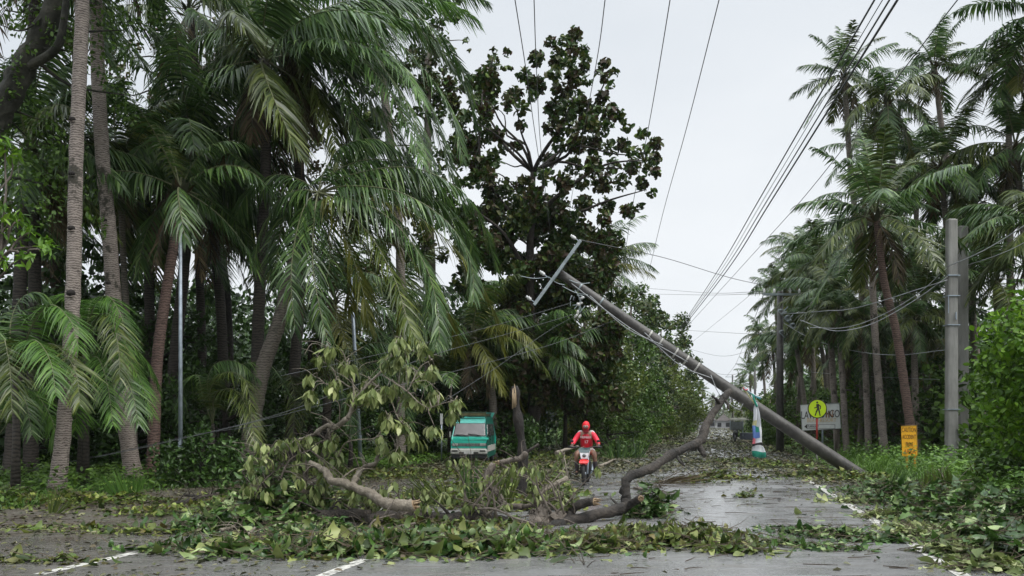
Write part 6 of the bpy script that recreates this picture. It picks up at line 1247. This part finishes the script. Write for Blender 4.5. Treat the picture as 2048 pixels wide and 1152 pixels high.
fallen('dark log lying along the ground under the pale limb', [([(620, 1036, 13), (680, 1030, 13), (745, 1030, 13)], .10, .08), ([(735, 1045, 12.8), (800, 1032, 13.2), (850, 1036, 13.3), (905, 1044, 13.2)], .12, .12), ([(900, 1046, 13.2), (950, 1034, 13.3), (1000, 1042, 13.2), (1050, 1052, 13.0), (1100, 1060, 12.8)], .12, .09), ([(620, 1062, 12.6), (700, 1052, 12.8), (760, 1056, 12.7)], .07, .05)],
       'bark_dark', 4, ends=[(0, 0)], twigs=10)
fallen('jagged splintered stump with torn roots in the middle of the tangle', [([(1075, 1045, 13.2), (1085, 1028, 13.3), (1078, 1012, 13.4)], .16, .05), ([(1100, 1048, 13), (1120, 1036, 13.1), (1140, 1040, 13.1)], .13, .07), ([(1060, 1052, 13), (1100, 1050, 13)], .13, .12)], 'bark_mid', 5, ends=[(0, 1)], twigs=14)
lz = lambda L: [(440+x/3.84, 650+y/3.84, Y) for x, y, Y in L]
spots = [(860, 190), (780, 260), (980, 330), (960, 300), (700, 410), (710, 520), (690, 560), (880, 440), (860, 500), (1390, 120), (1360, 160), (1300, 250), (1270, 290), (1330, 280), (1400, 200), (1380, 270), (1550, 150), (1560, 190), (1640, 330), (1620, 370), (1450, 360), (1420, 330), (1530, 410), (1520, 380), (1150, 440), (1140, 480), (1040, 530), (1100, 540), (1170, 530), (1190, 570), (1230, 500), (1280, 490), (1300, 530), (1360, 470), (1450, 560), (1490, 570), (1510, 600), (1640, 520), (1660, 560), (1630, 600), (1820, 590), (1800, 650), (1780, 700), (1270, 690), (1290, 750), (1400, 730), (1380, 780), (1430, 790), (1480, 850), (1500, 900), (1440, 840), (1240, 880), (1250, 920), (1360, 970), (1340, 1000), (1400, 990), (1640, 800), (1590, 810), (1000, 590), (1020, 560)]
fallen('broken crown branch sticking up, hung with wilted yellow green leaves', [
    (lz([(980, 715, 13), (880, 790, 13.2), (830, 770, 13.3), (700, 850, 13.5), (600, 890, 13.6), (480, 945, 13.7), (330, 1010, 13.8), (170, 1130, 13.9)]), .042, .014),
    (lz([(985, 715, 13), (1010, 650, 13), (1030, 590, 13), (1080, 520, 13), (1160, 430, 13), (1250, 345, 13), (1310, 250, 13), (1350, 130, 13)]), .036, .009),
    (lz([(1250, 385, 13), (1350, 450, 12.9), (1440, 512, 12.9), (1520, 590, 12.8), (1600, 640, 12.8)]), .012, .006), (lz([(1440, 510, 12.9), (1480, 430, 12.9), (1540, 320, 13), (1640, 260, 13)]), .011, .005), (lz([(1030, 560, 13), (1020, 440, 13), (1000, 400, 13), (970, 290, 13)]), .014, .006),
    (lz([(1000, 480, 13), (900, 420, 13.1), (830, 460, 13.2), (760, 410, 13.2), (690, 380, 13.3)]), .010, .005), (lz([(900, 420, 13.1), (860, 330, 13.1), (750, 250, 13.2), (790, 190, 13.2), (850, 150, 13.2)]), .009, .004), (lz([(830, 790, 13.3), (850, 880, 13.3), (870, 950, 13.2)]), .02, .012),
    (lz([(910, 1010, 13.2), (960, 910, 13.1), (1060, 880, 13), (1200, 860, 13), (1290, 700, 13)]), .012, .006), (lz([(1160, 430, 13), (1300, 560, 13), (1360, 700, 13), (1400, 760, 13)]), .012, .006), (lz([(1600, 640, 12.8), (1720, 600, 12.8), (1800, 580, 12.8)]), .007, .004), (lz([(1360, 860, 13), (1360, 940, 13)]), .01, .006)],
    'bark_pale', 6, twigs=26, leafspots=[(440+x/3.84+rsD.uniform(-3, 3), 650+(y-18)/3.84, 13+rsD.uniform(-.25, .25)) for x, y in spots], leafn=14, leafsize=.21)
sp2 = [(520+rsD.uniform(-30, 150), 875+rsD.uniform(0, 120), 13.2+rsD.uniform(-.4, .5)) for _ in range(48)]+[(600+rsD.uniform(0, 260), 985+rsD.uniform(-25, 30), 13.0+rsD.uniform(-.3, .6)) for _ in range(8)]+[(640+rsD.uniform(-20, 60), 860+rsD.uniform(0, 110), 13.3) for _ in range(14)]
fallen('twiggy broken branch drooping leaves at the left end of the tangle', [([(610, 1000, 13.5), (609, 965, 13.6), (612, 930, 13.6), (600, 890, 13.6)], .055, .03), ([(600, 900, 13.6), (560, 900, 13.5), (520, 915, 13.5), (484, 945, 13.5)], .02, .008), ([(640, 905, 13.4), (650, 880, 13.3), (640, 870, 13.3)], .02, .01), ([(560, 960, 13), (580, 920, 13), (620, 900, 13)], .02, .008), ([(500, 1000, 13), (530, 960, 13.1), (560, 935, 13.2)], .014, .007)],
       'bark_mid', 7, twigs=22, leafspots=sp2, leafn=8, leafsize=.18)
fallen('pale forked branch with an orange splinter pointing up, left of the rider', [([(1052, 905, 14), (1040, 917, 14), (1020, 921, 14), (998, 926, 14)], .05, .045), ([(998, 928, 14), (1041, 948, 13.9), (1073, 961, 13.8), (1090, 977, 13.7)], .022, .012), ([(985, 930, 14), (972, 956, 13.9), (987, 978, 13.8), (1000, 994, 13.7), (1010, 1010, 13.6), (1045, 1014, 13.5)], .06, .045), ([(1045, 1013, 13.5), (1075, 1010, 13.4)], .04, .03)], 'bark_mid', 8, ends=[(0, 1)], twigs=10)
for q_, (x0, y0, x1, y1, sd_) in enumerate([(1150, 1030, 1060, 930, 40), (1010, 1040, 900, 930, 41), (860, 1040, 700, 1005, 42)]):
    rs_ = random.Random(sd_); lm = []; sp_ = []
    for k in range(11):
        a_ = (rs_.uniform(min(x0, x1), max(x0, x1)), rs_.uniform(y0-25, y0), 13.2+rs_.uniform(-.3, .4)); dx = rs_.uniform(-70, 70); dy = rs_.uniform(20, max(45, y0-y1))
        c_ = (a_[0]+dx, a_[1]-dy, a_[2]+rs_.uniform(-.2, .2)); m_ = ((a_[0]+c_[0])/2+rs_.uniform(-14, 14), (a_[1]+c_[1])/2+rs_.uniform(-12, 6), a_[2])
        lm.append(([a_, m_, c_], rs_.uniform(.012, .024), .005)); sp_ += [c_, m_] if k % 2 else [c_]
    fallen(['leafy thin branches sticking up right of the snapped trunk foot', 'thin tangled branches standing between the green comb frond and snapped trunk', 'low thin branches crossing over the pale limb end'][q_], lm, 'bark_mid', sd_, twigs=10, leafspots=sp_, leafn=9, leafsize=.16)
fallen('short pale branch pointing up right towards the motorcycle', [([(1078, 988, 13.6), (1092, 978, 13.7), (1111, 968, 13.8), (1134, 956, 13.9)], .035, .04), ([(1134, 956, 13.9), (1133, 938, 13.9), (1128, 910, 14)], .014, .007)], 'bark_pale', 9, ends=[], twigs=6, leafspots=[(1122, 905, 14), (1118, 915, 14), (1125, 925, 14)], leafn=5, leafsize=.13)
fallen('thin bent branch arching low over the leaves in front', [([(955, 1018, 12.4), (990, 1019, 12.3), (1029, 1036, 12.1), (1059, 1045, 12), (1094, 1066, 11.7), (1125, 1069, 11.5), (1180, 1070, 11.4)], .018, .013), ([(1000, 1080, 11.3), (1050, 1068, 11.4), (1094, 1064, 11.6)], .014, .012)], 'bark_mid', 10, twigs=8)
fallen('long thin branch lying at the front edge of the leaf belt', [([(592, 1124, 9.75), (635, 1110, 10.1), (687, 1094, 10.6), (726, 1072, 11.2), (778, 1058, 11.6), (830, 1046, 12)], .034, .016), ([(545, 1112, 10), (600, 1122, 9.8), (640, 1112, 10.1)], .025, .02), ([(479, 1108, 10.2), (544, 1112, 10), (566, 1124, 9.7)], .022, .022), ([(735, 1060, 11.3), (750, 1040, 11.4), (790, 1028, 11.8)], .014, .008)], 'bark_mid', 11, ends=[(2, 0)], twigs=12)
fallen('forked twig lying on the asphalt at the bottom edge of the road', [([(1078, 1148, 8.9), (1111, 1120, 9.7), (1137, 1098, 10.3)], .016, .008), ([(1111, 1122, 9.6), (1160, 1130, 9.3), (1210, 1140, 9.0)], .009, .005), ([(1128, 1142, 9.0), (1170, 1138, 9.1)], .007, .004)], 'bark_mid', 12, twigs=5)
fallen('short crooked twig with a torn orange splinter at the left front', [([(440, 1060, 11.8), (462, 1056, 11.9), (471, 1049, 12), (476, 1040, 12.2)], .025, .018), ([(510, 1056, 11.9), (495, 1070, 11.5), (484, 1077, 11.3), (470, 1076, 11.3)], .018, .022), ([(468, 1074, 11.3), (474, 1092, 10.8), (479, 1104, 10.4)], .022, .01)], 'bark_pale', 13, ends=[(2, 1)], twigs=5)
fallen('grey branch curving over the green heap on the right verge', [([(2006, 986, 17.5), (1980, 990, 17), (1955, 998, 16.6), (1930, 1003, 16.4)], .04, .03), ([(1877, 938, 17), (1892, 962, 16.8), (1906, 980, 16.6), (1926, 1003, 16.4)], .012, .022), ([(1955, 998, 16.6), (1958, 1030, 14.5)], .03, .02)], 'bark_pale', 14, twigs=14)
fallen('dark bent branch half buried in leaves at the bottom right corner', [([(2060, 1038, 12.5), (2030, 1044, 12.3), (2005, 1060, 12), (1988, 1074, 11.8)], .035, .02), ([(2048, 1060, 11.8), (2035, 1095, 10.8), (2028, 1130, 9.8)], .02, .022)], 'bark_dark', 15, ends=[(1, 1)], twigs=12)
fallen('dark sticks lying across the left shoulder in front of the palms', [([(345, 1010, 15.8), (390, 998, 16.2), (440, 985, 17)], .05, .03), ([(370, 990, 17), (420, 993, 16.6), (450, 980, 17)], .03, .015), ([(430, 1045, 13), (400, 1050, 12.8), (370, 1046, 13)], .02, .012)], 'bark_dark', 16, twigs=16)
fallen('pale stick lying on the road right beside the motorcycle', [([(1195, 933, 29), (1215, 926, 30.5), (1232, 919, 34), (1262, 925, 32)], .05, .03)], 'bark_pale', 17)
fallen('long pale stick on the litter left of the motorcycle', [([(1112, 906, 24), (1135, 898, 24.5), (1156, 893, 25)], .05, .03)], 'bark_pale', 18)
fallen('bundle of reddish dead frond stalks on the road under the crooked limb', [([(1268, 976, 19.5), (1310, 982, 19), (1365, 988, 18.5)], .03, .02), ([(1330, 968, 21.5), (1360, 960, 22), (1400, 952, 24)], .02, .012), ([(1275, 984, 18.8), (1320, 976, 19.6)], .018, .012)], 'bark_mid', 19, twigs=18)
# snapped trunk still standing in the middle
Y = 17.2; O = at(1042, 998, Y)*[1, 1, 0]; t = thing('snapped_trunk', 'dark snapped tree trunk standing upright, its top torn open to orange wood', 'tree trunk', O); rs = random.Random(7)
S = smooth([at(1040, 1005, Y)*[1, 1, 0], at(1046, 950, Y), at(1045, 900, Y), at(1038, 850, Y), at(1032, 805, Y), at(1029, 772, Y)], 5)
mb = MB(); mb.tube([p-O for p in S], [.105+.02*sin(i*.9)-.0012*i for i in range(len(S))], 12, jit=.09, rs=rs); mb.build('trunk', M['bark_black'], t)
mb = MB(); w0 = at(1026, 812, Y)-O+arr(0, -.14, 0)
for k in range(6): x = -.01+.016*k; mb.tube([w0+arr(x, .02, rs.uniform(-.08, .02)), w0+arr(x*.7, 0, rs.uniform(.15, .3)), w0+arr(x*.4, .04, rs.uniform(.25, .45))], [.010, .014, .004], 5)
mb.build('torn_wood', M['wood'], t)
mb = MB(); q = [at(1046, 908, Y)-O, at(1060, 900, Y)-O, at(1078, 888, Y)-O]; mb.tube(smooth(q), [.04]*4+[.03]*5, 7); mb.build('stub', M['bark_dark'], t)

# torn palm fronds standing in the debris
def fan(label, base0, base1, tips0, tips1, Y, n, mat, w=.035, seed=0, bend=.12, tipY=0, jit=6):
    r = rng_(seed); a0, a1, t0, t1 = at(*base0, Y), at(*base1, Y), at(*tips0, Y+tipY), at(*tips1, Y+tipY); s = (np.arange(n)+.5)/n
    P = a0+(a1-a0)*s[:, None]; T_ = t0+(t1-t0)*s[:, None]+arr(0, 0, 1)*(np.sin(pi*s)*.12)[:, None]+r.normal(0, jit/F*Y, (n, 3))*[1, 1, .9]
    D = T_-P; L = np.linalg.norm(D, axis=1); D = D/L[:, None]; Wv = nrm(np.cross(D, np.tile([0, 1., 0], (n, 1)))+r.normal(0, .3, (n, 3)))
    c0 = np.array([a0[0], a0[1], 0]); t = thing('palm_frond', label, 'palm frond', c0, 0, 'torn palm fronds standing in the debris'); nb = NB()
    V, Q = strips(P, D, Wv, L, np.full(n, w)*r.uniform(.6, 1.2, n), r.normal(0, bend*.4, (n, 3))+np.array([0, 0, -bend*.3]), (.6, 1, .9, .5, .1)); nb.add(V, Q); nb.build('leaflets', M[mat], t, origin=c0)
    mb = MB(); mb.tube([a0-c0, (a0+a1)/2-c0-arr(0, 0, .02), a1-c0], [.012, .02, .012], 6); mb.build('stalk', M['rachis'], t)
fan('dark green comb of a palm frond standing upright in front of the van', (930, 1008), (958, 1008), (922, 922), (968, 924), 15.2, 22, 'palm', .035, 1, jit=7)
fan('greyish torn palm frond leaning right beside the upright dark one', (975, 1015), (1020, 1015), (1000, 930), (1050, 945), 15.0, 26, 'palm_grey', .03, 2)
fan('wide palm frond spreading left from the middle of the tangle', (860, 1010), (900, 1010), (780, 965), (880, 945), 15.4, 34, 'palm_grey', .025, 3, .25, jit=9)
fan('small pale drooping frond with whitish leaflets in the middle', (884, 985), (892, 985), (868, 1012), (908, 1008), 14.6, 12, 'hang', .03, 4, .5)
fan('fan of green and brown frond tips standing behind the left leaf heap', (240, 1012), (276, 1012), (196, 950), (300, 955), 16.6, 60, 'palm_fresh', .03, 5, jit=8)
fan('pale spiky frond fan low at the left front of the palms', (98, 1034), (112, 1034), (84, 985), (172, 1000), 14.4, 26, 'palm_grey', .02, 6, jit=7)
fan('large palm frond hanging like a comb over the right verge', (1835, 1012), (1925, 1012), (1850, 942), (1900, 940), 16.2, 60, 'palm_grey', .03, 7, jit=6)
fan('small frond lying behind the large comb on the right verge', (1772, 985), (1800, 985), (1775, 948), (1830, 945), 19, 34, 'palm', .03, 8)
fan('yellow green fan of a frond pointing up on the right verge', (1966, 985), (1975, 985), (1925, 925), (1985, 925), 18.4, 34, 'palm_yellow', .03, 9)
fan('dark frond standing by the left line behind the motorcyclist', (1215, 918), (1282, 918), (1205, 872), (1300, 880), 36, 34, 'palm', .06, 10, .3, jit=14)
fan('dead brown frond lying flat on the far side of the wet road', (1300, 968), (1340, 968), (1370, 945), (1440, 960), 21.5, 30, 'palm_dead', .02, 11, jit=9)

# ------------------------------------------------------------------ air
hm = bpy.data.materials.new('haze'); hm.use_nodes = True; nt = hm.node_tree; nt.nodes.remove(nt.nodes['Principled BSDF'])
pv = nt.nodes.new('ShaderNodeVolumePrincipled'); pv.inputs['Color'].default_value = (.86, .90, .95, 1); pv.inputs['Density'].default_value = .00013; nt.links.new(pv.outputs[0], nt.nodes['Material Output'].inputs['Volume'])
mb = MB(); mb.box((100, 390, 29.5), (1300, 1120, 61)); hz = mb.build('haze', hm); tag(hz, 'thin pale haze in the damp air', 'haze', kind='stuff')
